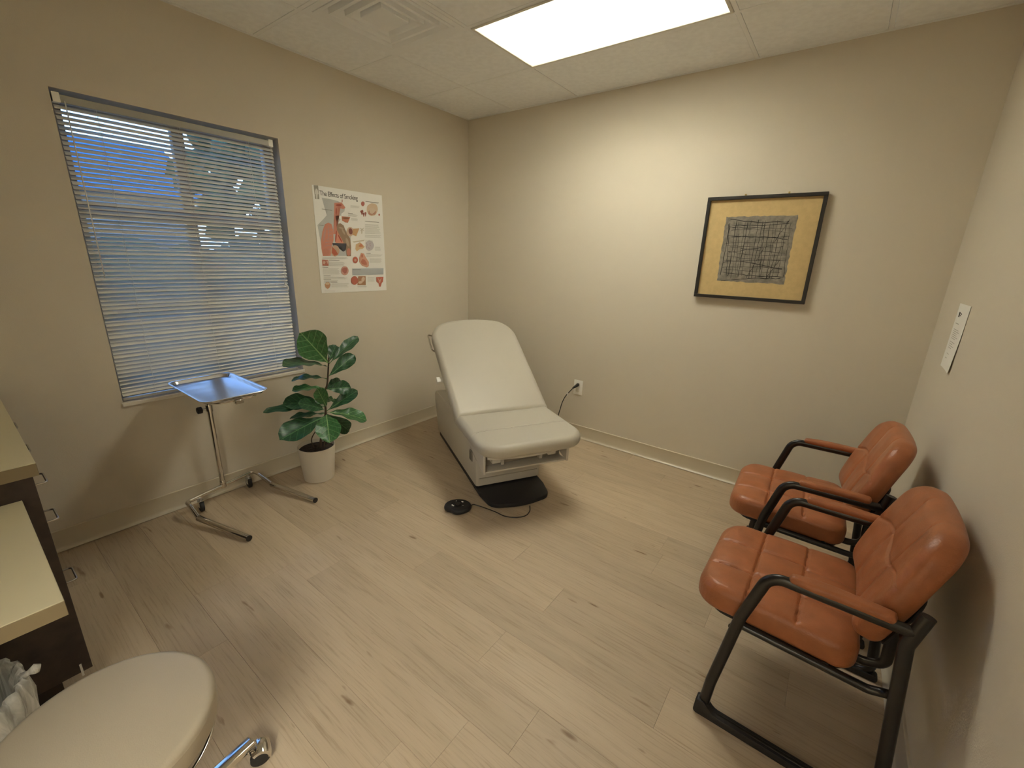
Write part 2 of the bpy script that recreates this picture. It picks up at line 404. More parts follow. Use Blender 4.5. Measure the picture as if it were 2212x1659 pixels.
for yi in range(len(GY)-1):
    xi = 0
    while xi < len(GX)-1:
        x0, x1 = GX[xi], GX[xi+1]; step = 1
        if skip_x(GX[xi+1], yi): x1 = GX[xi+2]; step = 2
        if (yi == 1 and abs(x0-1.115) < .01) or (yi == 2 and abs(x0-.505) < .01): xi += step; continue
        t = B(); g = HB+.0012
        y1, y0 = GY[yi], GY[yi+1]
        X0, X1, Y0, Y1 = max(x0+g, .023), min(x1-g, RW-.023), max(y0+g, YF+.023), min(y1-g, -.023)
        box(t, X0, X1, Y0, Y1, RH+.0008, RH+.016, .001, 1)
        obj('ceiling_tile', t, CEIL, ceiling); xi += step

# cove bases
def cove(name, a, c, n):
    """vinyl cove base between plan points a and c; n = direction into the room"""
    a, c, n = Vector((*a, 0)), Vector((*c, 0)), Vector((*n, 0))
    prof = [(0, 0.003), (.0, .118), (.0060, .118), (.0085, .1145), (.0070, .110), (.0065, .026), (.0085, .016), (.0130, .0095), (.0220, .0065), (.0235, .003)]
    bm = B(); r0 = [bm.verts.new(a+n*p[0]+Vector((0, 0, p[1]))) for p in prof]; r1 = [bm.verts.new(c+n*p[0]+Vector((0, 0, p[1]))) for p in prof]
    m = len(prof)
    for k in range(m): bm.faces.new((r0[k], r0[(k+1) % m], r1[(k+1) % m], r1[k]))
    bm.faces.new(r0); bm.faces.new(r1)
    return struct(name, bm, COVE, smooth=True, angle=50)
cove('baseboard_left', (0, YF+.02), (0, 0), (1, 0)); cove('baseboard_back', (.02, 0), (RW-.02, 0), (0, -1)); cove('baseboard_right', (RW, YF+.02), (RW, 0), (-1, 0)); cove('baseboard_front', (1.8, YF), (2.40, YF), (0, 1))

# window
win = empty('window_1', (-.130, (WY0+WY1)/2, WZ0)); win['kind'] = 'structure'
hw = (WY1-WY0)/2; hh = WZ1-WZ0
b = B()
for (y0, y1, z0, z1) in ((-hw, -hw+.045, 0, hh), (hw-.045, hw, 0, hh), (-hw+.045, hw-.045, 0, .05), (-hw+.045, hw-.045, hh-.045, hh)): box(b, -.035, .02, y0, y1, z0, z1, .003, 1)
obj('window_frame', b, FRAMEM, win)
b = B(); box(b, -.03, .018, -.028, .028, .0501, hh-.0451, .003, 1); obj('mullion', b, FRAMEM, win)
b = B(); box(b, -.03, .016, -hw+.046, -.0285, .965, 1.015, .003, 1); box(b, -.03, .016, .0285, hw-.046, .965, 1.015, .003, 1); obj('transom', b, FRAMEM, win)
for (y0, y1) in ((-hw+.044, -.027), (.027, hw-.044)):
    for (z0, z1) in ((.049, .966), (1.014, hh-.044)):
        b = B(); box(b, -.010, -.006, y0, y1, z0, z1); obj('glass_pane', b, GLASS, win)
b = B(); box(b, .012, .142, -hw-.006, hw+.006, -.0225, -.0005, .004, 2)
for v in b.verts:
    pass
sill = obj('window_sill', b, SILLM, win); sill.location = (0, 0, 0)

# ================================================================== OUTSIDE (seen through the blind)
def blob(bm, c, r, seed, sub=3, amp=.25, sc=(1, 1, 1)):
    rnd = random.Random(seed); t = bmesh.new(); bmesh.ops.create_icosphere(t, subdivisions=sub, radius=1)
    ph = [rnd.uniform(0, 6) for _ in range(6)]
    for v in t.verts:
        p = v.co; k = 1+amp*(math.sin(3*p.x+ph[0])*math.sin(4*p.y+ph[1])+.6*math.sin(7*p.z+ph[2])*math.sin(8*p.x+ph[3])+.4*rnd.uniform(-1, 1))
        v.co = Vector((c[0]+p.x*k*r*sc[0], c[1]+p.y*k*r*sc[1], c[2]+p.z*k*r*sc[2]))
    me = bpy.data.meshes.new('tmp'); t.to_mesh(me); t.free(); bm.from_mesh(me); bpy.data.meshes.remove(me)
b = B(); box(b, -40, -.17, -26, 26, -.6, -.5); struct('ground', b, GROUND)
tr = empty('tree', (-5.6, 1.6, -.5), 0, 'leafy tree outside behind the right half of the blind', 'tree')
b = B(); tube(b, [(0, 0, 0), (.05, .05, 1.2), (.0, .1, 2.6)], .14, 10, radii=[.17, .14, .10]); obj('trunk', b, BARK, tr, True)
# crown of separate leaf clumps so that sky shows through between them
b = B(); rnd = random.Random(3)
for i in range(420):
    a = rnd.uniform(0, 2*PI); h = rnd.uniform(-1, 1); rr = math.sqrt(max(0, 1-h*h))*rnd.uniform(.35, 1)
    blob(b, (rr*math.cos(a)*1.7, rr*math.sin(a)*2.2, 3.3+h*1.7), rnd.uniform(.10, .24), i, 1, .35)
obj('crown', b, HEDGE, tr)
b = B()
for i in range(26): blob(b, (-11+rnd.uniform(-.4, .4), -10+i*.75, .35+rnd.uniform(-.1, .35)), rnd.uniform(.85, 1.15), 50+i, 2, .2)
tag(obj('hedge', b, HEDGE), 'low dark hedge outside, seen between the lower blind slats', 'hedge')
hs = empty('neighbouring_building', (-16, -4, -.5), 0, 'pale building outside beyond the hedge, seen through the blind', 'building')
b = B(); box(b, -3, 3, -14, 6, 0, 3.4); obj('wall', b, STUCCO, hs)
b = B(); prism(b, [(-3.4, 3.35), (3.4, 3.35), (0, 5.1)], -14.4, 6.4, 'y'); obj('roof', b, mat('slate_roof', (.045, .14, .25), .8), hs)

# ================================================================== BLIND
bl = empty('mini_blind', (-.018, (WY0+WY1)/2, WZ0), 0, 'off-white aluminium mini blind with narrow tilted slats in the window', 'blind')
BW0, BW1 = -hw+.006, hw-.034
b = B(); box(b, -.016, .014, BW0, BW1, hh-.055, hh-.022, .002, 1); obj('head_rail', b, RAILM, bl)
for y in (BW0+.004, BW1-.022):
    b = B(); box(b, -.0165, .0165, y-.004, y+.022, hh-.056, hh-.0155, .001, 1); obj('bracket', b, WHITEP, bl)
NS = 66; zt = hh-.072; zb = .040; pitch = (zt-zb)/(NS-1)
t = B(); R_ = .030; hwid = .0125; th = .0004; ang = math.radians(46)
def slat_pt(s, off):
    a = s*math.asin(hwid/R_); x, z = math.sin(a)*(R_+off), (math.cos(a)-1)*(R_+off)+off*0+.0015
    # room-side edge low
    return (x*math.cos(ang)+z*math.sin(ang), -x*math.sin(ang)+z*math.cos(ang))
top_ = [slat_pt(s, th/2) for s in (-1, -.5, 0, .5, 1)]; bot_ = [slat_pt(s, -th/2) for s in (1, .5, 0, -.5, -1)]
prism(t, top_+bot_, BW0+.001, BW1-.001, 'y')
bmesh.ops.recalc_face_normals(t, faces=t.faces)
sm = bpy.data.meshes.new('slat'); t.to_mesh(sm); t.free(); sm.materials.append(SLAT); sm.polygons.foreach_set('use_smooth', [True]*len(sm.polygons)); sm.set_sharp_from_angle(angle=.7)
rnd = random.Random(5)
for i in range(NS):
    o = bpy.data.objects.new('slat', sm); col.objects.link(o); o.parent = bl
    o.location = (0, 0, zb+pitch*i); o.rotation_euler = (rnd.uniform(-.0006, .0006), rnd.uniform(-.03, .03), 0)
b = B(); box(b, -.011, .013, BW0, BW1, .006, .022, .003, 2); obj('bottom_rail', b, RAILM, bl)
for y in (-2.606, -2.275, -1.93):
    yy = y-(WY0+WY1)/2; b = B()
    for x in (-.0128, .0132): tube(b, [(x, yy, .015), (x, yy, hh-.05)], .0007, 5)
    tube(b, [(0, yy+.004, .015), (0, yy+.004, hh-.05)], .0006, 5)
    obj('ladder_cord', b, CORD, bl)
yy = -2.712-(WY0+WY1)/2
b = B(); tube(b, [(.020, yy, hh-.05), (.021, yy-.002, .66)], .0025, 8); tube(b, [(.016, yy, hh-.045), (.020, yy, hh-.052)], .003, 6); obj('tilt_wand', b, WHITEP, bl, True)
yy = -1.80-(WY0+WY1)/2
b = B(); tube(b, [(.016, yy, hh-.05), (.022, yy-.003, 1.1), (.022, yy-.012, .62)], .0008, 5); tube(b, [(.016, yy+.006, hh-.05), (.022, yy-.003, 1.1), (.022, yy-.014, .60)], .0008, 5)
c_ = obj('pull_cord', b, CORD, bl)
b = B()
for dz, dy in ((.60, -.014), (.575, .004), (.59, -.006)): lathe(b, [(.0025, dz+.018), (.006, dz), (.0055, dz-.004)], .022, yy+dy, 8)
obj('tassel', b, WHITEP, c_)

# ================================================================== CEILING FIXTURE + DIFFUSER
FX, FY = (1.115+2.335)/2, (-.611-1.221)/2
fx = empty('ceiling_light', (FX, FY, RH), 0, 'bright white recessed fluorescent ceiling panel with prismatic lens', 'ceiling light')
hx, hy = .61-HB-.001, .305-HB-.001
b = B()
for (x0, x1, y0, y1) in ((-hx, hx, -hy, -hy+.016), (-hx, hx, hy-.016, hy), (-hx, -hx+.016, -hy+.016, hy-.016), (hx-.016, hx, -hy+.016, hy-.016)): box(b, x0, x1, y0, y1, -.005, .012, .0015, 1)
obj('frame', b, mat('fixture_frame', (.72, .70, .64), .4), fx)
b = B(); box(b, -hx+.014, hx-.014, -hy+.014, hy-.014, .0005, .004); obj('lens', b, LENS, fx)
b = B(); box(b, -hx, hx, -hy, hy, .07, .085); box(b, -hx, -hx+.01, -hy, hy, .012, .07); box(b, hx-.01, hx, -hy, hy, .012, .07); box(b, -hx, hx, -hy, -hy+.01, .012, .07); box(b, -hx, hx, hy-.01, hy, .012, .07)
obj('housing', b, WHITEP, fx)
ld = bpy.data.lights.new('fluorescent_tubes', 'AREA'); ld.shape = 'RECTANGLE'; ld.size = .98; ld.size_y = .36; ld.energy = LAMP_W; ld.color = LIGHT_COL; ld.spread = math.radians(146)
lo = bpy.data.objects.new('fluorescent_tubes', ld); col.objects.link(lo); lo.parent = fx; lo.location = (0, 0, .014)

vt = empty('ceiling_vent', (.81, -1.526, RH), 0, 'square stepped air diffuser in the ceiling left of the light', 'vent')
VENT = mat('diffuser_enamel', (.83, .85, .87), .5)
b = B(); V = .305-HB-.001
for (x0, x1, y0, y1) in ((-V, V, -V, -V+.035), (-V, V, V-.035, V), (-V, -V+.035, -V+.035, V-.035), (V-.035, V, -V+.035, V-.035)): box(b, x0, x1, y0, y1, -.001, .01)
obj('frame', b, VENT, vt)
def cone_ring(ro, ri, zo, zi):
    bm = B(); t = .0015
    def sq(r, z): return [bm.verts.new((sx*r, sy*r, z)) for sx, sy in ((-1, -1), (1, -1), (1, 1), (-1, 1))]
    a, c, d, e = sq(ro, zo), sq(ri, zi), sq(ri, zi+t), sq(ro, zo+t)
    for p, q in ((a, c), (c, d), (d, e), (e, a)):
        for k in range(4): bm.faces.new((p[k], p[(k+1) % 4], q[(k+1) % 4], q[k]))
    return bm
def step_ring(rs):
    bm = B(); R = [[bm.verts.new((sx*r_, sy*r_, z)) for sx, sy in ((-1, -1), (1, -1), (1, 1), (-1, 1))] for r_, z in rs]
    for p, q in zip(R, R[1:]+R[:1]):
        for k in range(4): bm.faces.new((p[k], p[(k+1) % 4], q[(k+1) % 4], q[k]))
    return bm
for ro in (.258, .201, .144):
    obj('louver', step_ring([(ro, .0255), (ro-.002, -.004), (ro-.020, -.005), (ro-.055, .0225), (ro-.055, .0260), (ro-.02, .0260)]), VENT, vt)
b = B(); box(b, -.088, .088, -.088, .088, -.005, .0265, .002, 1); obj('center_plate', b, VENT, vt)
b = B(); box(b, -.29, .29, -.29, .29, .0268, .030); obj('back_pan', b, VENT, vt)

# ================================================================== EXAM TABLE
TR = -math.radians(30)
ex = empty('exam_table', (1.361, -1.075, 0), TR, 'cream power exam table with raised back in the corner', 'exam table')
# local x = towards the foot, y = towards the back wall side
b = B(); prism(b, [(.045, .035), (.045, .34), (-.02, .40), (-1.05, .40), (-1.13, .38), (-1.13, .30), (-1.09, .20), (-1.02, .035)], -.245, .24, 'y', .022); obj('body', b, EXAMP, ex, True, 40)
b = B(); prism(b, [(.0, .0), (.0, .038), (-1.0, .038), (-1.0, .0)], -.235, .23, 'y', .004); obj('plinth', b, BLACKP, ex)
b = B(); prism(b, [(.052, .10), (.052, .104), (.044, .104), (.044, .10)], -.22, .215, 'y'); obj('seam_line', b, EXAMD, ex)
# floor plate
P = rpoly([(-.02, -.237), (.10, -.237), (.27, -.215), (.318, .0), (.275, .20), (.12, .232), (-.02, .237)], [.01, .15, .085, .5, .075, .15, .01], 8)
b = B(); prism(b, [tuple(p) for p in P], .001, .030, 'z', .006); obj('floor_plate', b, BLACKP, ex, True, 40)
# upper shroud under the seat (open at the foot end)
def shroud_side(y0, y1):
    bm = B(); prism(bm, [(.345, .292), (.345, .435), (-.30, .435), (-.30, .405), (.02, .395)], y0, y1, 'y', .006); return bm
obj('side_cheek', shroud_side(-.300, -.282), EXAMP, ex, True, 40); obj('side_cheek', shroud_side(.267, .285), EXAMP, ex, True, 40)
b = B(); prism(b, [(.255, .302), (.255, .405), (-.05, .405), (.045, .335), (.15, .302)], -.281, .266, 'y', .003); obj('front_panel', b, mat('shaded_recess_plastic', (.27, .245, .20), .5), ex, True, 40)  # shade under the cushion overhang is put into this darker colour
b = B(); box(b, .250, .338, -.281, .266, .296, .308, .002, 2); obj('lower_lip', b, EXAMP, ex, True, 40)
b = B(); box(b, -.25, .33, -.281, .266, .4055, .4345, .004, 2); obj('upper_deck', b, EXAMP, ex, True, 40)
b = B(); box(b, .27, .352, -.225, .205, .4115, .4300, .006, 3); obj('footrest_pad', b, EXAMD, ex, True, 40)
# curved pull handle
b = B(); pts = []
for k in range(17):
    s = k/16*2-1; pts.append((.335+.042*(1-s*s), -.0075+s*.262, .398))
tube(b, pts, .012, 10, sx=.9, sy=1.25, ref=(0, 0, 1)); obj('handle', b, mat('light_cream_plastic', (.58, .55, .48), .35), ex, True, 60)
for y in (-.205, .175):
    b = B(); box(b, .255, .322, y-.028, y+.028, .345, .372, .005, 2); obj('latch', b, EXAMP, ex, True, 40)
for y in (-.150, .115):
    b = B(); box(b, .254, .285, y-.011, y+.011, .309, .400, .003, 2); obj('rib', b, EXAMP, ex, True, 40)
# socket on the near side
b = B(); box(b, -.075, -.022, -.2515, -.243, .20, .275, .002, 1); so = obj('side_outlet', b, mat('grey_socket', (.22, .20, .17), .5), ex)
b = B(); box(b, -.069, -.028, -.2545, -.2515, .207, .268, .001, 1); obj('outlet_face', b, mat('grey_socket_face', (.13, .12, .10), .5), so)
# seat cushion
def seat_groove(x, y):
    d = x-(.205+.03*max(0, (abs(y)-.22)/.12)**2)
    g = .006*math.exp(-(d/.007)**2)
    return g
P = rpoly([(-.125, -.345), (.475, -.345), (.475, .345), (-.125, .345)], [.012, .145, .145, .012], 10)
obj('seat_cushion', pad(P, .085, .040, 62, seat_groove, lambda x, y, z: (x, y, z+.4355), (.15, 0)), EXAMV, ex, True, 80)
b = B(); tube(b, [(.205+.03*max(0, (abs(y)-.22)/.12)**2, y, .5152-(.0 if abs(y) < .30 else .9*(abs(y)-.30)**2*9)) for y in [(-.325+.65*k/30) for k in range(31)]], .0013, 5); obj('seam', b, mat('seam_thread', (.22, .20, .155), .6), ex)
# back cushion
BA = math.radians(33.8)
def bwarp(x, y, z):
    # x along the back from the hinge, z normal
    zz = z-.006*math.cos(min(1, abs(y)/.34)*PI/2)*0
    return (-.105-x*math.cos(BA)+zz*math.sin(BA), y, .448+x*math.sin(BA)+zz*math.cos(BA))
P = rpoly([(0, -.345), (.93, -.352), (.985, 0), (.93, .352), (0, .345)], [.012, .21, 1.0, .21, .012], 12)
obj('back_cushion', pad(P, .085, .040, 44, lambda x, y: -.006*(1-min(1, abs(y)/.30)**2), bwarp, (.47, 0)), EXAMV, ex, True, 80)
b = B(); P = rpoly([(.05, -.30), (.90, -.30), (.94, 0), (.90, .30), (.05, .30)], [.03, .18, .8, .18, .03], 8)
prism(b, [tuple(p) for p in P], -.030, .003, 'z', .006)
for v in b.verts: v.co = Vector(bwarp(*v.co))
obj('back_shell', b, EXAMP, ex, True, 40)
b = B(); tube(b, fillet([bwarp(.70, -.33, -.01), bwarp(.70, -.362, .012), bwarp(.87, -.362, .012), bwarp(.87, -.31, -.01)], .02), .006, 8); obj('side_rail', b, CHROME, ex, True, 60)
b = B(); box(b, .38, .43, -.385, -.30, -.01, .012, .003, 1)
for v in b.verts: v.co = Vector(bwarp(*v.co))
obj('strap_clip', b, WHITEP, ex)
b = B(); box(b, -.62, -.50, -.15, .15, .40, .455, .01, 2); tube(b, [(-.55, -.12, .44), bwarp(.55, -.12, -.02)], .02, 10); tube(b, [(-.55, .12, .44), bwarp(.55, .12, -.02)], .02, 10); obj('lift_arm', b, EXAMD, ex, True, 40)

# foot pedal + cord
pe = empty('foot_pedal', (1.325, -1.532, 0), math.radians(40), 'black foot control pedal on the floor in front of the exam table', 'pedal')
P = []
for k in range(40):
    a = 2*PI*k/40; r = .078*(1-.17*math.exp(-((a-4.05)/.35)**2)+.04*math.cos(2*a)); P.append(Vector((r*1.06*math.cos(a), r*.98*math.sin(a))))
obj('pedal_body', pad(P, .036, .017, 16, None, None, (0, 0)), BLACKP, pe, True, 80)
for i, (x, y, w, h, r) in enumerate([(.028, .030, .016, .010, .3), (-.030, -.012, .022, .009, .3), (-.012, .040, .005, .005, 0), (.034, -.014, .006, .005, 0)]):
    b = B(); box(b, -w/2, w/2, -h/2, h/2, .0355, .0372, .0004, 1); o = obj('marking', b, WHITEP, pe); o.location = (x, y, 0); o.rotation_euler = (0, 0, r-1.2)
b = B(); lathe(b, [(.020, .0355), (.020, .040), (.016, .042)], 0, 0, 20); obj('button', b, BLACKM, pe)
pts = [(1.372, -1.470, .012), (1.380, -1.447, .016), (1.400, -1.432, .010), (1.44, -1.415, .0035), (1.53, -1.405, .0035), (1.60, -1.405, .0035), (1.662, -1.375, .0035), (1.700, -1.320, .0035), (1.693, -1.262, .0035), (1.660, -1.212, .006)]
def smooth_path(p, n=8):
    p = [Vector(x) for x in p]; q = [2*p[0]-p[1]]+p+[2*p[-1]-p[-2]]; out = []
    for i in range(1, len(q)-2):
        for k in range(n):
            t = k/n; a, b_, c, d = q[i-1:i+3]
            out.append(.5*((2*b_)+(c-a)*t+(2*a-5*b_+4*c-d)*t*t+(-a+3*b_-3*c+d)*t**3))
    out.append(p[-1]); return out
b = B(); tube(b, smooth_path(pts), .0032, 8); tag(obj('pedal_cord', b, BLACKM, None, True), 'thin black cord looping from the foot pedal to the exam table base', 'cord')

# outlet, plug, power cord
ou = empty('wall_outlet', (1.315, 0, .466), 0, 'white duplex wall outlet on the back wall beside the exam table', 'outlet')
b = B(); box(b, -.042, .042, -.006, 0, -.066, .066, .003, 2); obj('cover_plate', b, WHITEP, ou, True, 40)
for z in (-.026, .026):
    b = B(); box(b, -.017, .017, -.009, -.005, z-.015, z+.015, .003, 2); obj('socket', b, SILLM, ou, True, 40)
pc = empty('power_cord', (1.315, -.009, .492), 0, 'black power cord with plug from the wall outlet down behind the exam table', 'cord')
b = B(); tube(b, [(0, 0, 0), (0, -.006, 0), (0, -.03, -.004), (-.012, -.05, -.016), (-.02, -.058, -.024)], .014, 12, radii=[.014, .015, .013, .009, .006]); obj('plug', b, BLACKM, pc, True, 60)
b = B(); tube(b, smooth_path([(-.015, -.052, -.019), (-.035, -.07, -.05), (-.065, -.095, -.10), (-.085, -.11, -.16), (-.10, -.12, -.24), (-.13, -.13, -.36), (-.20, -.15, -.465), (-.40, -.20, -.4785), (-.55, -.26, -.4785)]), .0042, 8); obj('cable', b, BLACKM, pc, True)
b = B(); box(b, -.016, .016, -.001, .001, -.018, .018, .0005, 1); o = obj('cord_tag', b, TAG, pc); o.location = (-.050, -.090, -.075); o.rotation_euler = (0, .6, -.6)

# ================================================================== GUEST CHAIRS
def pb_bend(x, y, z, cx, k): return z+k*((x-cx)**2)
def make_chair():
    root = empty('guest_chair', (0, 0, 0))
    Wd = .565
    side = [(.435, .60), (.418, .700)]
    for s in (0, Wd):
        # one bent loop: behind the back, rear leg, floor runner, front leg, arm
        pts = [(.440, s, .705), (.420, s, .60), (.477, s, .014), (-.008, s, .014), (.003, s, .150), (.047, s, .455), (.098, s, .645), (.425, s, .645)]
        b = B(); tube(b, fillet(pts, [.05, .045, .035, .12, .3, .055], 7), .0145, 12, ref=(0, 1, 0), sx=.88, sy=1.2)
        obj('side_frame', b, BLACKM, root, True, 60)
        b = B(); prism(b, rpoly([(-.034, .0005), (.500, .0005), (.500, .026), (.03, .030), (.0, .062), (-.030, .062)], [.012, .01, .01, .03, .01, .008], 4), s-.018, s+.018, 'y', .003); obj('runner_cover', b, BLACKP, root, True, 40)
        # arm pad
        P = rpoly([(.145, -.014), (.21, -.024), (.385, -.020), (.392, .020), (.21, .024), (.145, .014)], [.012, .1, .012, .012, .1, .012], 5)
        obj('arm_pad', pad(P, .026, .012, 12, None, lambda x, y, z, s=s: (x, y+s, z+.651+.004*math.sin((x-.14)/.26*PI)), (.27, 0)), LEATHER, root, True, 80)
        # seat rail
        si = s+(.034 if s == 0 else -.034)
        b = B(); tube(b, fillet([(.030, s, .402), (.040, si, .400), (.385, si, .388), (.425, si, .402), (.440, s, .435)], [.02, .05, .04, .03], 6), .0125, 10); obj('seat_rail', b, BLACKM, root, True, 60)
    for s in (.15, .415):
        b = B(); tube(b, fillet([(.26, s, .392), (.375, s, .382), (.425, s, .40), (.415, s, .60)], [.05, .04], 6), .012, 10, sx=.7, sy=1.3, ref=(0, 1, 0)); obj('back_support', b, BLACKM, root, True, 60)
    for x in (.06, .28):
        b = B(); tube(b, [(x, .034, .400), (x, Wd-.034, .400)], .010, 10); obj('cross_bar', b, BLACKM, root, True, 60)
    b = B(); tube(b, [(.418, .0, .60), (.418, Wd, .60)], .010, 10); obj('cross_bar', b, BLACKM, root, True, 60)
    # seat
    def sg(x, y):
        g = 0
        for k, yy in enumerate((.20, .365)):
            for a, c_, off in ((-.2, .045, 0), (.045, .19, .010), (.19, .5, -.008)):
                if a <= x < c_: g += .0065*math.exp(-((y-yy-off)/.0045)**2)
        for xx in (.045, .19): g += .0085*math.exp(-((x-xx)/.0045)**2)
        px = abs(math.sin((x+.10)/.145*PI)) if x < .35 else 1; py = abs(math.sin((y-.20)/.165*PI))
        return min(g, .011)-.007*min(1, px*1.1)*min(1, py*1.2)
    P = rpoly([(-.108, .045), (.352, .030), (.352, .535), (-.108, .52)], [.085, .06, .06, .085], 8)
    def sw(x, y, z):
        d = max(0, -.02-x)/.09
        return (x, y, z+.396-.012*d*d*(1 if z > .04 else .3)+.004*(1-abs(x-.12)/.24))
    obj('seat', pad(P, .092, .026, 58, sg, sw, (.12, .2825)), LEATHER, root, True, 80)
    b = B(); P2 = rpoly([(-.06, .06), (.33, .05), (.33, .515), (-.06, .505)], [.06, .04, .04, .06], 5); prism(b, [tuple(p) for p in P2], .386, .402, 'z', .003); obj('seat_pan', b, BLACKP, root)
    # back: local (y across, h up) with a gentle wrap
    def bg(y, h):
        g = .006*math.exp(-((h-.20-.02*math.sin(y*20))/.005)**2)
        for yy in (.20, .365):
            g += .0065*math.exp(-((y-yy-.010*math.sin(h*14))/.005)**2)
        return g-.007*min(1, 1.2*abs(math.sin((y-.20)/.165*PI)))*min(1, 1.2*abs(math.sin((h-.20)/.20*PI)))
    P = rpoly([(.050, .0), (.515, .0), (.545, .17), (.50, .385), (.065, .385), (.020, .17)], [.06, .06, .20, .10, .10, .20], 8)
    def bw(y, h, z):
        th_ = math.radians(15)
        c_ = ((y-.2825)/.26)**2
        x = .392-z+h*math.sin(th_)*1.0-.020*c_+.02*(h/.385)**2
        return (x, y, .505+h*math.cos(th_)+z*math.sin(th_))
    obj('backrest', pad(P, .070, .028, 56, bg, bw, (.2825, .19)), LEATHER, root, True, 80)
    P = rpoly([(.065, .01), (.50, .01), (.52, .15), (.50, .20), (.065, .20), (.045, .15)], [.04, .04, .05, .05, .05, .05], 6)
    b = pad(P, .012, .004, 14, None, lambda y, h, z: bw(y, h, z-.012), (.2825, .10)); obj('back_shell', b, BLACKP, root, True, 60)
    return root
c1 = make_chair()
c1.location = (2.900, -1.907, 0); c1.rotation_euler = (0, 0, math.radians(-.8))
tag(c1, 'brown leather guest chair with black metal frame, the nearer one', 'chair', 'leather guest chairs along the right wall')
c2 = copy_tree(c1); c2.location = (2.872, -1.205, 0); c2.rotation_euler = (0, 0, math.radians(1.9))
c2['label'] = 'brown leather guest chair with black metal frame, the farther one near the back wall'

# ================================================================== WALL ART, POSTER, NOTICE
ar = empty('framed_art', (2.5065, -.006, 1.3225), 0, 'black framed abstract crosshatch print on mustard mat, on the back wall', 'picture')
AW, AH = .657, .643
b = B(); fwid = .020
for (x0, x1, z0, z1) in ((-AW/2, AW/2, 0, fwid), (-AW/2, AW/2, AH-fwid, AH), (-AW/2, -AW/2+fwid, fwid, AH-fwid), (AW/2-fwid, AW/2, fwid, AH-fwid)): box(b, x0, x1, -.030, 0, z0, z1, .0015, 1)
obj('frame', b, ARTFR, ar)
b = B(); box(b, -AW/2+.015, AW/2-.015, -.012, -.004, .015, AH-.015); obj('mat_board', b, MATB, ar)
GREY = mat('grey_print', (.235, .215, .175), .85, bump=.3, scale=200, var=.22, vscale=35)
rnd = random.Random(11)
x0, x1, z0, z1 = -.197, .196, .115, .520
pts = []
def edge(a, c, n):
    for k in range(n):
        t = k/n; pts.append((a[0]+(c[0]-a[0])*t+rnd.uniform(-.003, .003), a[1]+(c[1]-a[1])*t+rnd.uniform(-.003, .003)))
edge((x0, z0), (x1, z0-.002), 22); edge((x1, z0-.002), (x1+.004, z1), 22); edge((x1+.004, z1), (x0-.004, z1), 22); edge((x0-.004, z1), (x0, z0), 22)
b = B(); prism(b, pts, -.0128, -.0119, 'y'); pr = obj('print', b, GREY, ar)
b = B()
def stroke(bm, p, w, y=-.01285):
    prev = None
    for i, q in enumerate(p):
        a = p[max(i-1, 0)]; c = p[min(i+1, len(p)-1)]; dx, dz = c[0]-a[0], c[1]-a[1]; L = math.hypot(dx, dz) or 1
        ww = w*(.5+rnd.random()*.7); nx, nz = -dz/L*ww/2, dx/L*ww/2
        cur = (bm.verts.new((q[0]+nx, y, q[1]+nz)), bm.verts.new((q[0]-nx, y, q[1]-nz)))
        if prev: bm.faces.new((prev[0], prev[1], cur[1], cur[0]))
        prev = cur
def wob(a, c, n=12, j=.0028, arc=0):
    return [(a[0]+(c[0]-a[0])*k/n+rnd.uniform(-j, j), a[1]+(c[1]-a[1])*k/n+rnd.uniform(-j, j)+arc*math.sin(k/n*PI)) for k in range(n+1)]
for k in range(20):
    x = x0+.022+k*(x1-x0-.044)/19+rnd.uniform(-.005, .005); sl = rnd.gauss(0, .010)
    stroke(b, wob((x-sl, z0+.018+rnd.uniform(0, .03)), (x+sl, z1-.018-rnd.uniform(0, .03))), rnd.choice([.0022, .003, .0042]), -.01285-k*.00001)
for k in range(17):
    z = z0+.022+k*(z1-z0-.044)/16+rnd.uniform(-.006, .006); sl = rnd.gauss(.004, .012)
    stroke(b, wob((x0+.015+rnd.uniform(0, .03), z-sl), (x1-.015-rnd.uniform(0, .03), z+sl), arc=rnd.uniform(-.012, .012)), rnd.choice([.0022, .003, .0042]), -.01310-k*.00001)
for (a, c_) in (((-.02, .14), (.05, .33)), ((.10, .36), (.16, .50)), ((.09, .14), (.15, .26)), ((-.15, .30), (.10, .345))): stroke(b, wob(a, c_), .003, -.01335)
o = obj('ink_lines', b, INK, pr); o['kind'] = 'stuff'
for x in (-.110, .128):
    b = B(); tube(b, [(x, -.001, AH+.012), (x, -.012, AH+.008), (x, -.016, AH-.002)], .003, 8); box(b, x-.005, x+.005, -.004, .0055, AH+.001, AH+.014, .001, 1); obj('hook', b, BRASS, ar)

# --- poster: flat print; coordinates measured on the sheet in (u right, v down), 0..1
PW, PH = .567, .722
po = empty('anatomy_poster', (.002, -1.5585, 1.976), PI/2, 'white medical poster titled The Effects of Smoking on the window wall', 'poster')
# local x runs along the wall to the right, local -y faces the room, z up
b = B(); box(b, 0, PW, -.0008, .0005, -PH, 0); 
obj('sheet', b, PAPER, po)
cm = {}
def pm_(c):
    if c not in cm: cm[c] = mat('print_'+'_'.join(str(int(x*100)) for x in c), c, .55, spec=.3)
    return cm[c]
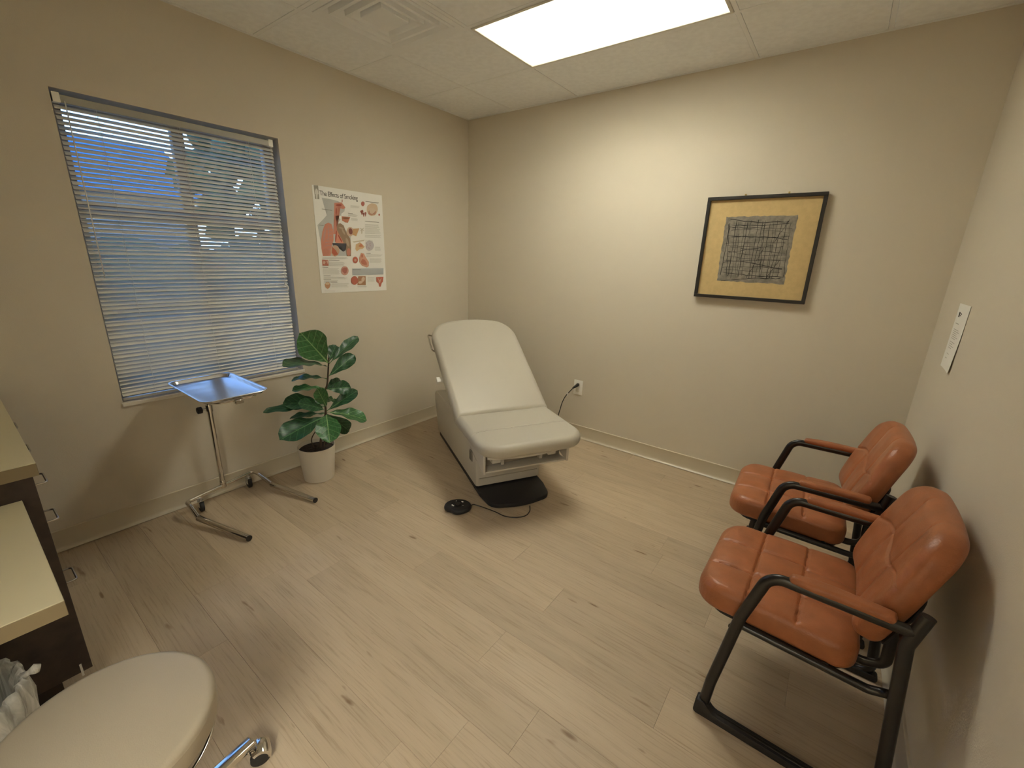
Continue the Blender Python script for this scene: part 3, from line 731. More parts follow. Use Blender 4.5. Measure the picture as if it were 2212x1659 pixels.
# crop pixel -> sheet coordinates through the homography of its four corners
def hom(src):
    (x0, y0), (x1, y1), (x2, y2), (x3, y3) = src
    dx1, dx2, dx3 = x1-x2, x3-x2, x0-x1+x2-x3; dy1, dy2, dy3 = y1-y2, y3-y2, y0-y1+y2-y3
    den = dx1*dy2-dx2*dy1; g = (dx3*dy2-dx2*dy3)/den; h = (dx1*dy3-dx3*dy1)/den
    Mx = Matrix(((x1-x0+g*x1, x3-x0+h*x3, x0), (y1-y0+g*y1, y3-y0+h*y3, y0), (g, h, 1))); return Mx.inverted()
HM = hom([(68, 108), (1010, 262), (1080, 1512), (215, 1558)])
def S(p):
    v = HM@Vector((p[0], p[1], 1)); return (v.x/v.z*PW, -v.y/v.z*PH)
layer = [0]
def pprint(name, polys, c, raw=False):
    layer[0] += 1; y = -.0009-.00006*layer[0]; bm = B()
    for poly in polys:
        q = [p if raw else S(p) for p in poly]
        try: bm.faces.new([bm.verts.new((p[0], y, p[1])) for p in q])
        except Exception: pass
    bmesh.ops.triangulate(bm, faces=bm.faces)
    return obj(name, bm, pm_(c), po)
def ell(cx, cy, rx, ry, n=22, rot=0, jit=0):
    o = []
    for k in range(n):
        a = 2*PI*k/n; j = 1+jit*math.sin(3*a+cx)+jit*.6*math.sin(7*a+cy); x, y = rx*math.cos(a)*j, ry*math.sin(a)*j
        o.append((cx+x*math.cos(rot)-y*math.sin(rot), cy+x*math.sin(rot)+y*math.cos(rot)))
    return o
FLESH = (.62, .27, .20); DEEP = (.42, .10, .07); PALE = (.68, .45, .34); BRN = (.33, .235, .16); BLU = (.40, .44, .45); DGR = (.10, .10, .11)
pprint('logo_panel', [[(93, 115), (155, 122), (173, 305), (115, 300)]], (.36, .345, .30))
pprint('logo_figure', [[(125, 160), (140, 165), (155, 195), (160, 235), (150, 240), (148, 300), (130, 298), (125, 235), (112, 230), (113, 190)]], (.70, .69, .64))
pprint('silhouette', [[(205, 285), (300, 300), (420, 330), (470, 360), (520, 420), (510, 470), (470, 500), (470, 560), (430, 620), (600, 790), (600, 1060), (230, 1060), (150, 650), (230, 570), (275, 520), (270, 440), (240, 380)]], (.53, .55, .54))
pprint('throat', [[(375, 355), (470, 350), (490, 370), (525, 420), (500, 440), (440, 425), (400, 440), (395, 560), (400, 640), (415, 700), (410, 770), (365, 770), (375, 640), (372, 500)]], FLESH)
pprint('nasal_detail', [ell(435, 385, 40, 12), ell(400, 470, 8, 50), ell(480, 330, 5, 22)], DEEP)
pprint('right_lung', [[(250, 640), (295, 617), (340, 640), (362, 720), (368, 850), (345, 930), (330, 1060), (225, 1062), (205, 960), (200, 860), (215, 740)]], FLESH)
pprint('lung_branches', [[(270+20*math.sin(k), 700+k*45), (345, 690+k*45), (348, 697+k*45), (272+20*math.sin(k), 712+k*45)] for k in range(7)]+[ell(245, 780, 12, 90, rot=.15), ell(300, 760, 6, 110)], (.52, .30, .26))
pprint('left_lung', [[(415, 650), (455, 625), (500, 655), (535, 740), (590, 830), (605, 940), (603, 1065), (545, 1065), (530, 960), (480, 890), (430, 790), (412, 720)]], BRN)
pprint('lung_texture', [ell(470, 690, 35, 10, rot=.2), ell(500, 740, 12, 45, rot=-.5), ell(555, 880, 18, 60, rot=-.3)], (.44, .34, .25))
pprint('lower_lung', [ell(572, 1010, 26, 52), ell(265, 1010, 48, 48)], (.58, .25, .18))
pprint('heart_region', [[(405, 700), (440, 770), (500, 880), (500, 895), (395, 890), (390, 800)]], (.64, .28, .20))
pprint('vessels', [ell(400, 800, 9, 80, rot=.08), ell(455, 830, 8, 60, rot=-.5)], DEEP)
pprint('diaphragm', [[(350, 888), (540, 895), (540, 925), (520, 960), (530, 985), (500, 1005), (470, 985), (470, 930), (440, 960), (400, 930), (360, 920)]], DGR)
pprint('inset_circle', [ell(388, 993, 60, 75)], (.58, .40, .28))
pprint('inset_detail', [[(350, 940), (400, 990), (430, 1040), (380, 1060), (345, 1020)]], (.50, .14, .08))
pprint('mouth', [[(475, 535), (590, 545), (560, 620), (520, 615), (480, 590)]], (.58, .24, .15))
pprint('mouth_detail', [ell(530, 560, 48, 12, rot=.05)], (.30, .14, .08)); pprint('mouth_patch', [ell(457, 548, 15, 22)], PAPER.node_tree.nodes['Principled BSDF'].inputs[0].default_value[:3])
pprint('skull_disc', [ell(757, 370, 24, 32, jit=.03)], (.48, .17, .14))
pprint('brain', [ell(883, 447, 74, 84, jit=.03)], (.66, .52, .38)); pprint('brain_detail', [ell(880, 480, 50, 44, jit=.12)], (.50, .27, .20)); pprint('brain_core', [ell(882, 462, 40, 40, jit=.1)], (.66, .54, .42))
pprint('teeth', [ell(745, 480, 18, 30, jit=.25), ell(770, 510, 10, 28, jit=.2), ell(795, 505, 9, 30, jit=.2)], (.38, .13, .10)); pprint('small_disc', [ell(976, 517, 12, 14)], (.5, .2, .16))
pprint('larynx', [ell(588, 740, 48, 62)], (.60, .45, .35)); pprint('larynx_detail', [ell(595, 735, 26, 42, rot=-.2)], (.24, .10, .08)); pprint('larynx_branch', [[(625, 700), (712, 695), (690, 740), (670, 800), (620, 780)]], (.60, .38, .20))
pprint('twig', [ell(748, 710, 36, 5, rot=.6), ell(748, 710, 36, 5, rot=-.7), ell(745, 740, 8, 32)], (.60, .57, .48))
pprint('pancreas', [[(620, 870), (730, 855), (790, 845), (770, 865), (715, 872), (640, 885)]], (.60, .55, .44)); pprint('stomach', [[(665, 910), (720, 880), (745, 900), (785, 940), (760, 965), (720, 970), (680, 1000), (660, 970)]], (.64, .45, .26)); pprint('stomach_detail', [ell(735, 925, 26, 22, jit=.2)], (.60, .25, .14))
pprint('cell_disc', [ell(850, 925, 56, 68, jit=.03)], (.56, .53, .56)); pprint('cell_spots', [ell(830+math.cos(k)*28, 925+math.sin(k*1.7)*36, 8, 9, 8) for k in range(8)], (.50, .40, .44))
pprint('artery_disc', [ell(659, 1115, 36, 44)], (.52, .15, .10)); pprint('artery_core', [ell(660, 1118, 16, 18)], (.62, .38, .28))
pprint('heart', [[(735, 1020), (775, 1030), (800, 1080), (840, 1140), (840, 1195), (815, 1213), (750, 1190), (712, 1140), (710, 1090), (722, 1060)]], (.64, .36, .26)); pprint('heart_detail', [ell(775, 1145, 45, 30, rot=.8, jit=.1), ell(750, 1060, 12, 25)], (.52, .20, .13))
pprint('lower_square', [[(213, 1110), (298, 1116), (302, 1192), (218, 1190)]], (.50, .18, .13)); pprint('lower_square_detail', [[(232, 1125), (262, 1140), (245, 1175), (225, 1160)], [(270, 1130), (295, 1125), (290, 1170)]], (.66, .48, .38))
pprint('kidney_disc', [ell(519, 1257, 52, 60)], (.60, .36, .30)); pprint('kidney_detail', [ell(519, 1252, 34, 40, jit=.1)], (.44, .17, .14))
pprint('bladder', [[(250, 1440), (270, 1412), (310, 1412), (327, 1440), (318, 1480), (290, 1500), (262, 1478)]], (.54, .30, .18)); pprint('bladder_detail', [ell(288, 1430, 28, 14)], (.66, .52, .36))
pprint('blue_box', [[(618, 1228), (1035, 1222), (1035, 1305), (622, 1315)]], (.46, .50, .53))
pprint('fetus_panel', [[(700, 1330), (798, 1328), (800, 1445), (690, 1445), (690, 1380)]], (.42, .24, .14)); pprint('fetus_disc', [ell(650, 1385, 48, 57)], (.50, .16, .11)); pprint('fetus', [ell(765, 1370, 22, 34, rot=.3), ell(730, 1410, 30, 18, rot=-.3)], (.68, .54, .42))
pprint('uterus', [[(938, 1340), (1035, 1335), (1030, 1400), (1010, 1420), (1000, 1465), (978, 1465), (970, 1420), (942, 1400)]], (.54, .17, .12)); pprint('uterus_detail', [[(960, 1350), (985, 1380), (1012, 1348), (990, 1420), (982, 1420)]], (.66, .42, .32))
# captions too small to read: thin grey rules
cap = []; dk = []
def lines(x0, x1, y0, n, dy, sl=.09, w=5, tgt=None):
    r = random.Random(int(x0+y0))
    for k in range(n):
        y = y0+k*dy; xe = x1-r.uniform(0, (x1-x0)*.15)
        (cap if tgt is None else tgt).append([(x0, y), (xe, y+sl*(xe-x0)), (xe, y+sl*(xe-x0)+w), (x0, y+w)])
for a in ((785, 975, 640, 5, 12, .05), (785, 1000, 700, 6, 12, .04), (785, 1005, 785, 3, 12, .03), (790, 900, 850, 3, 12, .05), (920, 1000, 940, 5, 11, .05), (805, 1025, 1040, 3, 12, .02), (850, 1015, 1095, 5, 12, .01), (590, 720, 390, 3, 11, .1), (560, 690, 505, 3, 11, .1), (600, 690, 560, 3, 11, .1), (310, 520, 1140, 5, 12, .02), (225, 450, 1228, 7, 12, .0), (235, 560, 1340, 3, 11, .0), (240, 440, 1385, 3, 11, .0), (345, 590, 1425, 5, 12, -.02), (625, 1030, 1250, 5, 11, -.01), (825, 930, 1340, 5, 13, .0), (215, 560, 1078, 3, 10, .0), (690, 820, 1460, 2, 10, 0), (850, 980, 350, 1, 10, .15), (250, 400, 1525, 1, 10, 0)): lines(*a, w=3)
pprint('caption_text', cap, (.47, .47, .44))['kind'] = 'stuff'
for a in ((785, 975, 598, 1, 12, .09), (805, 870, 1023, 1, 12, .05), (308, 450, 1114, 1, 12, .03), (218, 300, 1207, 1, 12, .02), (235, 330, 1322, 1, 12, .0), (235, 345, 1368, 1, 12, .0), (332, 425, 1406, 1, 12, .0), (560, 625, 490, 1, 12, .1), (170, 235, 648, 1, 12, .1), (790, 970, 335, 1, 12, .12), (205, 355, 432, 1, 12, .15), (625, 750, 1240, 1, 12, 0)): lines(*a, w=6, tgt=dk)
pprint('caption_heading', dk, (.24, .235, .22))['kind'] = 'stuff'
cu = bpy.data.curves.new('title', 'FONT'); cu.body = 'The Effects of Smoking'; cu.size = .0355; cu.extrude = .0001; cu.offset = .0001; cu.space_character = .93
to = bpy.data.objects.new('title', cu); col.objects.link(to)
dg = bpy.context.evaluated_depsgraph_get(); me = bpy.data.meshes.new_from_object(to.evaluated_get(dg)); bpy.data.objects.remove(to)
me.materials.append(pm_((.06, .06, .055)))
mw = max(v.co.x for v in me.vertices)
x0_, z0_ = S((178, 250)); x1_, z1_ = S((690, 318))
to = bpy.data.objects.new('title', me); col.objects.link(to); to.parent = po; to.location = (x0_, -.0065, z0_); to.rotation_euler = (PI/2, 0, 0); to.scale = ((x1_-x0_)/mw, 1.25, 1)
me.transform(Matrix.Translation((0, 0, 0)))
to.location.y = -.0012

# notice on the right wall
no = empty('paper_notice', (RW-.0015, -.4455, 1.409), -PI/2, 'small white printed paper taped to the right wall above the chairs', 'notice')
# local x runs towards the camera along the wall, -y faces the room
b = B(); NW, NH = .222, .291
for i in range(8):
    for j in range(10):
        q = []
        for (a, c) in ((i, j), (i+1, j), (i+1, j+1), (i, j+1)):
            u, v = a/8, c/10; curl = .010*max(0, (u+v-1.35))**1.5*1.2
            q.append((u*NW, -.0006-curl, -v*NH))
        b.faces.new([b.verts.new(p) for p in q])
bmesh.ops.remove_doubles(b, verts=b.verts, dist=1e-5); bmesh.ops.solidify(b, geom=b.faces[:], thickness=.0004)
obj('sheet', b, PAPER, no, True, 40)
b = B()
def rect(bm, x, z, w, h, y=-.0015): bm.faces.new([bm.verts.new(p) for p in ((x, y, z), (x+w, y, z), (x+w, y, z-h), (x, y, z-h))])
rect(b, .045, -.036, .024, .022); rect(b, .075, -.040, .030, .004); rect(b, .075, -.048, .022, .004); obj('letterhead', b, INK, no)
b = B(); rect(b, .035, -.085, .070, .003)
for k in range(6): rect(b, .040, -.112-k*.008, .10+.02*math.sin(k*2), .0022)
for k in range(4): rect(b, .040, -.168-k*.009, .085+.02*math.cos(k*3), .0022)
rect(b, .05, -.222, .05, .0022); rect(b, .05, -.242, .03, .003); obj('printed_lines', b, pm_((.38, .37, .34)), no)

# ================================================================== MAYO STAND
ms = empty('mayo_stand', (.100, -2.397, 0), 0, 'chrome instrument stand with empty steel tray below the window', 'instrument stand')
fa = math.radians(15); fd = Vector((math.cos(fa), math.sin(fa), 0)); sd = Vector((-math.sin(fa), math.cos(fa), 0))
zb_ = .098
for s in (-1, 1):
    b = B(); p0 = sd*(.0*s); p1 = sd*(.205*s)
    if s < 0: p1, jn, tp = Vector((.055, -.213, 0)), Vector((.185, -.205, .044)), Vector((.560, -.092, .0175))
    else: jn, tp = p1+fd*.165+Vector((0, 0, .0415)), p1+fd*.545+Vector((0, 0, .0175))
    dl = (tp-jn).normalized()
    pts = [Vector((0, 0, zb_)), p1+Vector((0, 0, zb_)), p1.lerp(jn, .33)+Vector((0, 0, zb_-.004-jn.z*.33)), jn+dl*.01]
    tube(b, fillet(pts, [.055, .05], 8), .0125, 14); obj('base_tube', b, CHROME, ms, True, 60)
    b = B(); c_ = tp; tube(b, [jn, jn.lerp(c_, .01), c_], .0165, 16, radii=[.013, .0165, .0165]); lg = obj('leg', b, CHROME, ms, True, 60)
    b = B(); tube(b, [c_, c_+fd*.006], .0168, 16); obj('end_cap', b, RUBBER, lg, True, 60)
    # caster
    q0 = Vector((.037, -.146, 0)) if s < 0 else Vector((-.041, .158, 0)); q = q0+fd*.012
    b = B(); tube(b, [q+Vector((0, 0, .090)), q+Vector((0, 0, .070))], .008, 10)
    tube(b, [q0+Vector((0, 0, zb_)), q+Vector((0, 0, .074))], .007, 8); box(b, -.018, .012, -.014, -.011, .030, .074, .002, 1, Matrix.Translation(q)); box(b, -.018, .012, .011, .014, .030, .074, .002, 1, Matrix.Translation(q)); box(b, -.018, .012, -.014, .014, .070, .074, 0, 1, Matrix.Translation(q))
    cs = obj('caster', b, STEEL, ms, True, 40)
    b = B(); w0 = q+Vector((-.006, -.010, .0335)); tube(b, [w0, w0+Vector((0, .002, 0)), w0+Vector((0, .018, 0)), w0+Vector((0, .020, 0))], .033, 22, radii=[.028, .0325, .0325, .028]); obj('wheel', b, RUBBER, cs, True, 40)
b = B(); lathe(b, [(.0175, zb_-.012), (.0185, zb_), (.0175, zb_+.035), (.0165, zb_+.037)], 0, 0, 20); obj('post_socket', b, CHROME, ms, True, 50)
b = B(); tube(b, [(0, 0, zb_), (0, 0, .625)], .0145, 18); obj('post', b, CHROME, ms, True, 60)
b = B(); tube(b, [(0, 0, .60), (0, 0, .640)], .0185, 18); tube(b, [(0, -.012, .618), (0, -.040, .618)], .006, 10); obj('collar', b, CHROME, ms, True, 60)
b = B(); tube(b, [(0, -.036, .618), (0, -.040, .618), (0, -.060, .618), (0, -.064, .618)], .02, 8, radii=[.012, .021, .021, .016]); obj('knob', b, BLACKP, ms, True, 30)
b = B(); TX0, TX1, TY0, TY1, TZ = -.030, .510, -.178, .147, .800
tube(b, [(0, 0, .62), (0, 0, .785)], .0105, 14); obj('inner_post', b, CHROME, ms, True, 60)
b = B()
for pp in ([(0, 0, .783), (.03, -.12, .786), (.46, -.12, .786), (.49, -.09, .786), (.49, .06, .786), (.46, .09, .786), (.03, .09, .786)],): tube(b, fillet(pp, .03, 5), .005, 8, closed=True)
obj('tray_ring', b, CHROME, ms, True, 60)
b = B(); box(b, .485, .515, -.035, .005, .770, .7925, .003, 1); obj('tray_clip', b, CHROME, ms, True, 40)
# tray: a thing of its own
ty = empty('steel_tray', (.340, -2.4125, .7925), 0, 'empty stainless steel tray lying on top of the instrument stand', 'tray')
def rr(hx, hy, r, z): return [(p.x, p.y, z) for p in rpoly([(-hx, -hy), (hx, -hy), (hx, hy), (-hx, hy)], r, 7)]
hx, hy = .270, .1625
rings = [rr(hx-.022, hy-.022, .035, -.0005), rr(hx-.021, hy-.021, .036, .0012), rr(hx-.011, hy-.011, .042, .017), rr(hx-.008, hy-.008, .044, .0195), rr(hx-.001, hy-.001, .05, .0200), rr(hx, hy, .05, .0185), rr(hx-.001, hy-.001, .05, .0165)]
inner = [rr(hx-.008, hy-.008, .044, .0175), rr(hx-.0125, hy-.0125, .042, .0155), rr(hx-.0225, hy-.0225, .036, .0000)]
b = B()
seq = [rr(hx-.001, hy-.001, .05, .0175), rr(hx, hy, .05, .0190), rr(hx-.001, hy-.001, .05, .0205), rr(hx-.009, hy-.009, .044, .0200), rr(hx-.012, hy-.012, .042, .0170), rr(hx-.022, hy-.022, .036, .0022), rr(hx-.027, hy-.027, .034, .0010),
       ]
low = [rr(hx-.027, hy-.027, .034, -.0004), rr(hx-.023, hy-.023, .036, .0004), rr(hx-.013, hy-.013, .042, .0160), rr(hx-.009, hy-.009, .044, .0175)]
vs = [[b.verts.new(p) for p in rg] for rg in low[::1]]; vt2 = [[b.verts.new(p) for p in rg] for rg in seq]
chain = vs+vt2
for a, c in zip(chain, chain[1:]):
    for k in range(len(a)): b.faces.new((a[k], a[(k+1) % len(a)], c[(k+1) % len(a)], c[k]))
b.faces.new(chain[0]); b.faces.new(chain[-1])
obj('tray_body', b, STEEL, ty, True, 35)

# ================================================================== PLANT
pl = empty('potted_fig', (.283, -1.862, 0), 0, 'fiddle-leaf fig with broad green leaves in a white pot by the window', 'plant')
b = B(); lathe(b, [(.094, .001), (.098, .003), (.100, .010), (.1215, .243), (.1205, .247), (.117, .2475), (.115, .243), (.110, .200)], 0, 0, 56, True, True); obj('pot', b, POT, pl, True, 40)
b = B(); 
ring = []
for i in range(12):
    r = .1125*i/11; ring.append([b.verts.new((r*math.cos(a*PI/16), r*math.sin(a*PI/16), .222+random.uniform(-.004, .005)*(i < 11))) for a in range(32)] if i else [b.verts.new((0, 0, .224))])
for k in range(32): b.faces.new((ring[0][0], ring[1][k], ring[1][(k+1) % 32]))
for i in range(1, 11):
    for k in range(32): b.faces.new((ring[i][k], ring[i+1][k], ring[i+1][(k+1) % 32], ring[i][(k+1) % 32]))
obj('soil', b, SOIL, pl, True)
O = Vector((.283, -1.862, 0))
def L3(*p): return Vector(p)-O
b = B(); tube(b, smooth_path([L3(.285, -1.838, .215), L3(.288, -1.815, .33), L3(.29, -1.775, .465), L3(.28, -1.766, .602), L3(.285, -1.741, .665), L3(.29, -1.721, .80), L3(.29, -1.715, .85)]), .008, 8, radii=[.009-.00009*i for i in range(49)]); obj('stem', b, BARK, pl, True)
b = B(); tube(b, smooth_path([L3(.300, -1.818, .215), L3(.305, -1.800, .32), L3(.298, -1.775, .46)]), .006, 8); obj('stem', b, BARK, pl, True)
b = B(); tube(b, smooth_path([L3(.275, -1.872, .215), L3(.27, -1.885, .29), L3(.285, -1.850, .36), L3(.295, -1.80, .43)]), .0035, 6); obj('stem', b, BARK, pl, True)
CAMP = Vector((3.0042, -3.2641, 1.5468))
def leaf(a, t, w, face=1.0, upk=.5, bend=.12, mt=LEAF, wav=0):
    """a base, t tip, w width; normal is a blend of 'towards the window corner of the room' and up"""
    a, t = L3(*a), L3(*t); d = t-a; L = d.length; d.normalize()
    n = (Vector((.85, -.42, .25))*face+Vector((0, 0, 1))*upk); n = (n-d*n.dot(d)).normalized(); s = d.cross(n)
    bm = B(); uvl = bm.loops.layers.uv.new('UVMap'); NU, NV = 18, 8
    def wid(u):
        if u < .08: return .02+.02*u/.08
        q = (u-.08)/.92
        return .035+.475*(math.sin(PI*min(1, q**1.55))**.60)*(.74+.33*q) if q < 1 else .01
    vs = []
    for i in range(NU+1):
        u = i/NU; row = []
        ww = wid(u)*w if i < NU else .02*w
        for j in range(-NV//2, NV//2+1):
            v = j/(NV/2)
            p = a+d*(u*L)+s*(v*ww)-n*(bend*L*(u-.25)**2*1.3)+n*(abs(v)**1.5*ww*.28)+n*(.006*math.sin(u*19+wav+v*2)*abs(v))
            row.append((bm.verts.new(p), v*(ww/(w*.5+1e-6)), u))
        vs.append(row)
    for i in range(NU):
        for j in range(NV):
            q = (vs[i][j], vs[i][j+1], vs[i+1][j+1], vs[i+1][j]); f = bm.faces.new([x[0] for x in q])
            for lp, x in zip(f.loops, q): lp[uvl].uv = (x[1], x[2])
    me = bpy.data.meshes.new('leaf'); bmesh.ops.recalc_face_normals(bm, faces=bm.faces); bm.to_mesh(me); bm.free(); me.materials.append(mt); me.polygons.foreach_set('use_smooth', [True]*len(me.polygons))
    o = bpy.data.objects.new('leaf', me); col.objects.link(o); o.parent = pl
    return o
LV = [((.292, -1.722, .812), (.36, -1.915, 1.045), .205, 1, .1, .10, LEAFY), ((.290, -1.722, .792), (.38, -2.05, .902), .135, .35, .9, .15, LEAF), ((.288, -1.718, .817), (.2, -1.596, .914), .085, .8, .2, .1, LEAF),
      ((.290, -1.718, .805), (.25, -1.449, .967), .085, .6, .5, .1, LEAF), ((.287, -1.732, .715), (.3, -1.521, .844), .105, .9, .3, .1, LEAF), ((.286, -1.733, .705), (.18, -1.925, .738), .09, .15, 1, .2, LEAF),
      ((.282, -1.757, .640), (.25, -1.964, .674), .10, .2, 1, .1, LEAFY), ((.283, -1.754, .632), (.36, -1.607, .631), .105, 1, .3, .25, LEAF), ((.283, -1.757, .625), (.2, -1.595, .653), .07, .6, .4, 0, LEAF),
      ((.285, -1.770, .530), (.2, -2.009, .583), .135, .7, .7, .1, LEAF), ((.285, -1.772, .515), (.2, -2.135, .568), .075, .4, .8, .1, LEAF), ((.292, -1.775, .488), (.38, -1.985, .615), .095, .9, .4, .1, LEAF),
      ((.29, -1.764, .505), (.38, -1.864, .679), .095, .9, .2, .05, LEAFY), ((.29, -1.766, .475), (.36, -1.561, .598), .095, .8, .4, .1, LEAF), ((.292, -1.768, .470), (.42, -1.526, .399), .130, .5, .9, .2, LEAFY),
      ((.290, -1.768, .455), (.3, -1.602, .271), .110, .9, .2, .1, LEAF), ((.295, -1.775, .462), (.50, -1.880, .385), .165, .55, 1, .35, LEAFY), ((.292, -1.79, .440), (.4, -2.137, .430), .165, .8, .7, .1, LEAF),
      ((.288, -1.775, .462), (.2, -1.981, .470), .07, .3, .9, .1, LEAF), ((.284, -1.762, .54), (.2, -1.651, .516), .06, .8, .4, 0, LEAFY)]
for i, (a, t, w, fc, uk, bd, mt) in enumerate(LV): leaf(a, t, w, fc, uk, bd, mt, i*1.3)

# ================================================================== CABINETRY, BIN, STOOL
ct = empty('base_cabinet', (0, 0, 0), 0, 'dark brown base cabinet with wire drawer pulls at the left edge', 'cabinet')
b = B(); box(b, .02, 1.112, -3.842, -3.215, .10, .857, .001, 1); obj('carcass', b, WENGE, ct)
b = B(); box(b, .02, 1.108, -3.842, -3.270, .001, .10); obj('toe_kick', b, mat('toe_kick_dark', (.03, .022, .017), .6), ct)
b = B(); box(b, 1.1125, 1.130, -3.842, -3.192, .10, .857, .001, 1); obj('end_panel', b, WENGE, ct)
b = B(); box(b, 1.1305, 1.1325, -3.222, -3.216, .085, .135); obj('panel_edge_strip', b, WHITEP, ct)
b = B(); box(b, .02, 1.12, -3.842, -3.275, .0, .001)
b.free()
FRN = [(.70, .852), (.50, .695), (.105, .495)]
for (xa, xb) in ((.025, .375), (.380, .735), (.740, 1.108)):
    for (za, zb2) in FRN:
        b = B(); box(b, xa, xb, -3.214, -3.194, za, zb2, .0015, 1); dr = obj('drawer_front', b, WENGE, ct)
        zc = {.70: .765, .50: .622, .105: .368}[za]; xc = (xa+xb)/2
        if xa < .7 and za != .70: continue
        b = B(); tube(b, fillet([(xc-.048, -3.196, zc), (xc-.048, -3.158, zc), (xc+.048, -3.158, zc), (xc+.048, -3.196, zc)], .010, 5), .0035, 8); obj('pull', b, STEEL, dr, True, 60)
cw = empty('countertop', (0, 0, 0), 0, 'light beige countertop with tan edge on the dark base cabinet', 'countertop')
b = B(); box(b, .003, 1.140, -3.845, -3.1785, .8975, .9000, .0008, 1); obj('laminate_surface', b, LAMIN, cw)
b = B(); box(b, .003, 1.1405, -3.845, -3.178, .8575, .8975, .001, 1); obj('edge_band', b, EDGE, cw)
dk_ = empty('lower_desk', (0, 0, 0), 0, 'lower beige desk surface beyond the cabinet end panel at the left edge', 'desk')
b = B(); box(b, 1.1325, 1.765, -3.845, -3.2275, .7875, .7900, .0008, 1); obj('laminate_surface', b, LAMIN, dk_)
b = B(); box(b, 1.1325, 1.7655, -3.845, -3.227, .7500, .7875, .001, 1); obj('edge_band', b, EDGE, dk_)
b = B(); box(b, 1.1325, 1.75, -3.858, -3.838, .65, .7495); obj('wall_cleat', b, WENGE, dk_)

bn = empty('waste_bin', (1.395, -3.478, 0), 0, 'waste bin with a crinkled clear plastic liner under the desk', 'bin')
b = B(); lathe(b, [(.105, .001), (.108, .004), (.138, .36), (.141, .365), (.141, .372), (.136, .372), (.133, .36), (.104, .01)], 0, 0, 40, True, False); obj('bin_body', b, mat('grey_bin', (.24, .25, .21), .5), bn, True, 40)
b = B(); rnd = random.Random(9); N = 72; rings = []
prof = [(.02, .06), (.09, .07), (.112, .13), (.124, .27), (.134, .375), (.139, .405), (.146, .410), (.153, .395), (.155, .34), (.152, .28), (.149, .20), (.150, .13), (.146, .10)]
for i, (r, z) in enumerate(prof):
    rings.append([b.verts.new(((r+(.006*math.sin(k*1.9+i*.7)+.005*rnd.uniform(-1, 1))*(1 if i > 1 else .2)*(.8 if i < 5 else 1))*math.cos(2*PI*k/N), (r+(.006*math.sin(k*1.9+i*.7)+.005*rnd.uniform(-1, 1))*(1 if i > 2 else .2))*math.sin(2*PI*k/N), z+.004*rnd.uniform(-1, 1))) for k in range(N)])
for a, c in zip(rings, rings[1:]):
    for k in range(N): b.faces.new((a[k], a[(k+1) % N], c[(k+1) % N], c[k]))
blb = obj('bin_liner', b, BAG, bn, True)
b = B(); kp = [(.148*math.cos(1.45), .148*math.sin(1.45), .400), (.160*math.cos(1.45), .160*math.sin(1.45), .404), (.172*math.cos(1.45), .172*math.sin(1.45), .408), (.182*math.cos(1.45), .182*math.sin(1.45), .404)]
tube(b, kp, .01, 8, radii=[.012, .007, .014, .010]); obj('liner_knot', b, BAG, blb, True)

st = empty('rolling_stool', (1.870, -3.232, 0), 0, 'round taupe vinyl stool with chrome base in the foreground', 'stool')
b = B(); P = [Vector((.207*math.cos(2*PI*k/72), .207*math.sin(2*PI*k/72))) for k in range(72)]
obj('seat_cushion', pad(P, .072, .018, 36, lambda x, y: -.006*(1-min(1, math.hypot(x, y)/.2)**2), lambda x, y, z: (x, y, z+.430), (0, 0)), STOOLV, st, True, 80)
b = B(); tube(b, [(.2055*math.cos(2*PI*k/96), .2055*math.sin(2*PI*k/96), .4855) for k in range(96)], .0016, 6, closed=True); obj('piping', b, STOOLV, st, True)
b = B(); lathe(b, [(.19, .422), (.19, .430)], 0, 0, 48); obj('seat_board', b, BLACKP, st)
b = B(); tube(b, [(.188*math.cos(2*PI*k/96), .188*math.sin(2*PI*k/96), .395) for k in range(96)], .0045, 8, closed=True)
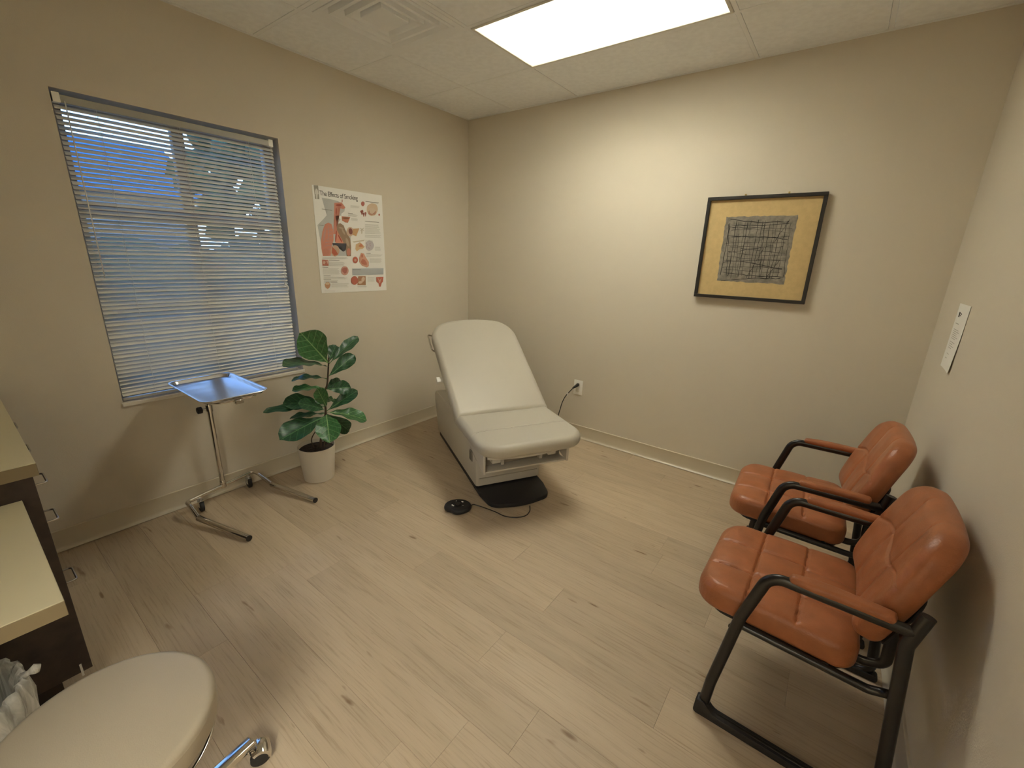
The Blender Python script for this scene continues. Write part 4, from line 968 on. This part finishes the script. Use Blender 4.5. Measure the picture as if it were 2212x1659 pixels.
for k in range(3):
    a = .5+2*PI*k/3; tube(b, fillet([(.188*math.cos(a), .188*math.sin(a), .395), (.10*math.cos(a), .10*math.sin(a), .400), (.05*math.cos(a), .05*math.sin(a), .42)], .02, 4), .004, 6)
obj('lever_ring', b, CHROME, st, True, 60)
b = B(); lathe(b, [(.026, .06), (.026, .26), (.018, .262), (.018, .40), (.06, .41), (.06, .4215)], 0, 0, 28); obj('gas_lift', b, CHROME, st, True, 40)
b = B(); lathe(b, [(.045, .062), (.045, .110), (.038, .122), (.028, .124)], 0, 0, 28); obj('hub', b, CHROME, st, True, 40)
for k in range(5):
    a = math.radians(101.5)+2*PI*k/5; Mx = Matrix.Rotation(a, 4, 'Z')
    b = B(); prism(b, [(.035, .070), (.035, .112), (.16, .104), (.286, .092), (.290, .080), (.286, .068), (.16, .074)], -.0165, .0165, 'y', .004); bmesh.ops.transform(b, matrix=Mx, verts=b.verts); lg = obj('leg', b, CHROME, st, True, 40)
    # twin wheel caster with chrome hood beside the leg tip
    ca = a-.55 if k == 0 else a+.4*k
    cen = Mx@Vector((.272, 0, 0)); dirv = Vector((math.cos(ca), math.sin(ca), 0)); perp = Vector((-dirv.y, dirv.x, 0)); cc = cen+dirv*.026+Vector((0, 0, .029))
    b = B()
    for s in (-1, 1):
        q = cc+perp*(.006*s); tube(b, [q, q+perp*(.003*s), q+perp*(.016*s), q+perp*(.018*s)], .028, 22, radii=[.022, .027, .027, .023])
    obj('caster_wheel', b, RUBBER, lg, True, 40)
    b = B(); pts = []
    rg = []
    for i in range(9):
        t = -.2+i/8*(PI*.72+.2); p = dirv*math.cos(t)*.031+Vector((0, 0, math.sin(t)*.031)); rg.append([b.verts.new(cc+p*sc_+perp*w) for sc_, w in ((.72, -.026), (.96, -.024), (1.03, -.016), (1.05, 0), (1.03, .016), (.96, .024), (.72, .026))])
    for r0, r1 in zip(rg, rg[1:]):
        for j in range(6): b.faces.new((r0[j], r0[j+1], r1[j+1], r1[j]))
    tube(b, [cen+Vector((0, 0, .09)), cen+Vector((0, 0, .050))], .007, 10)
    obj('caster_hood', b, CHROME, lg, True, 50)
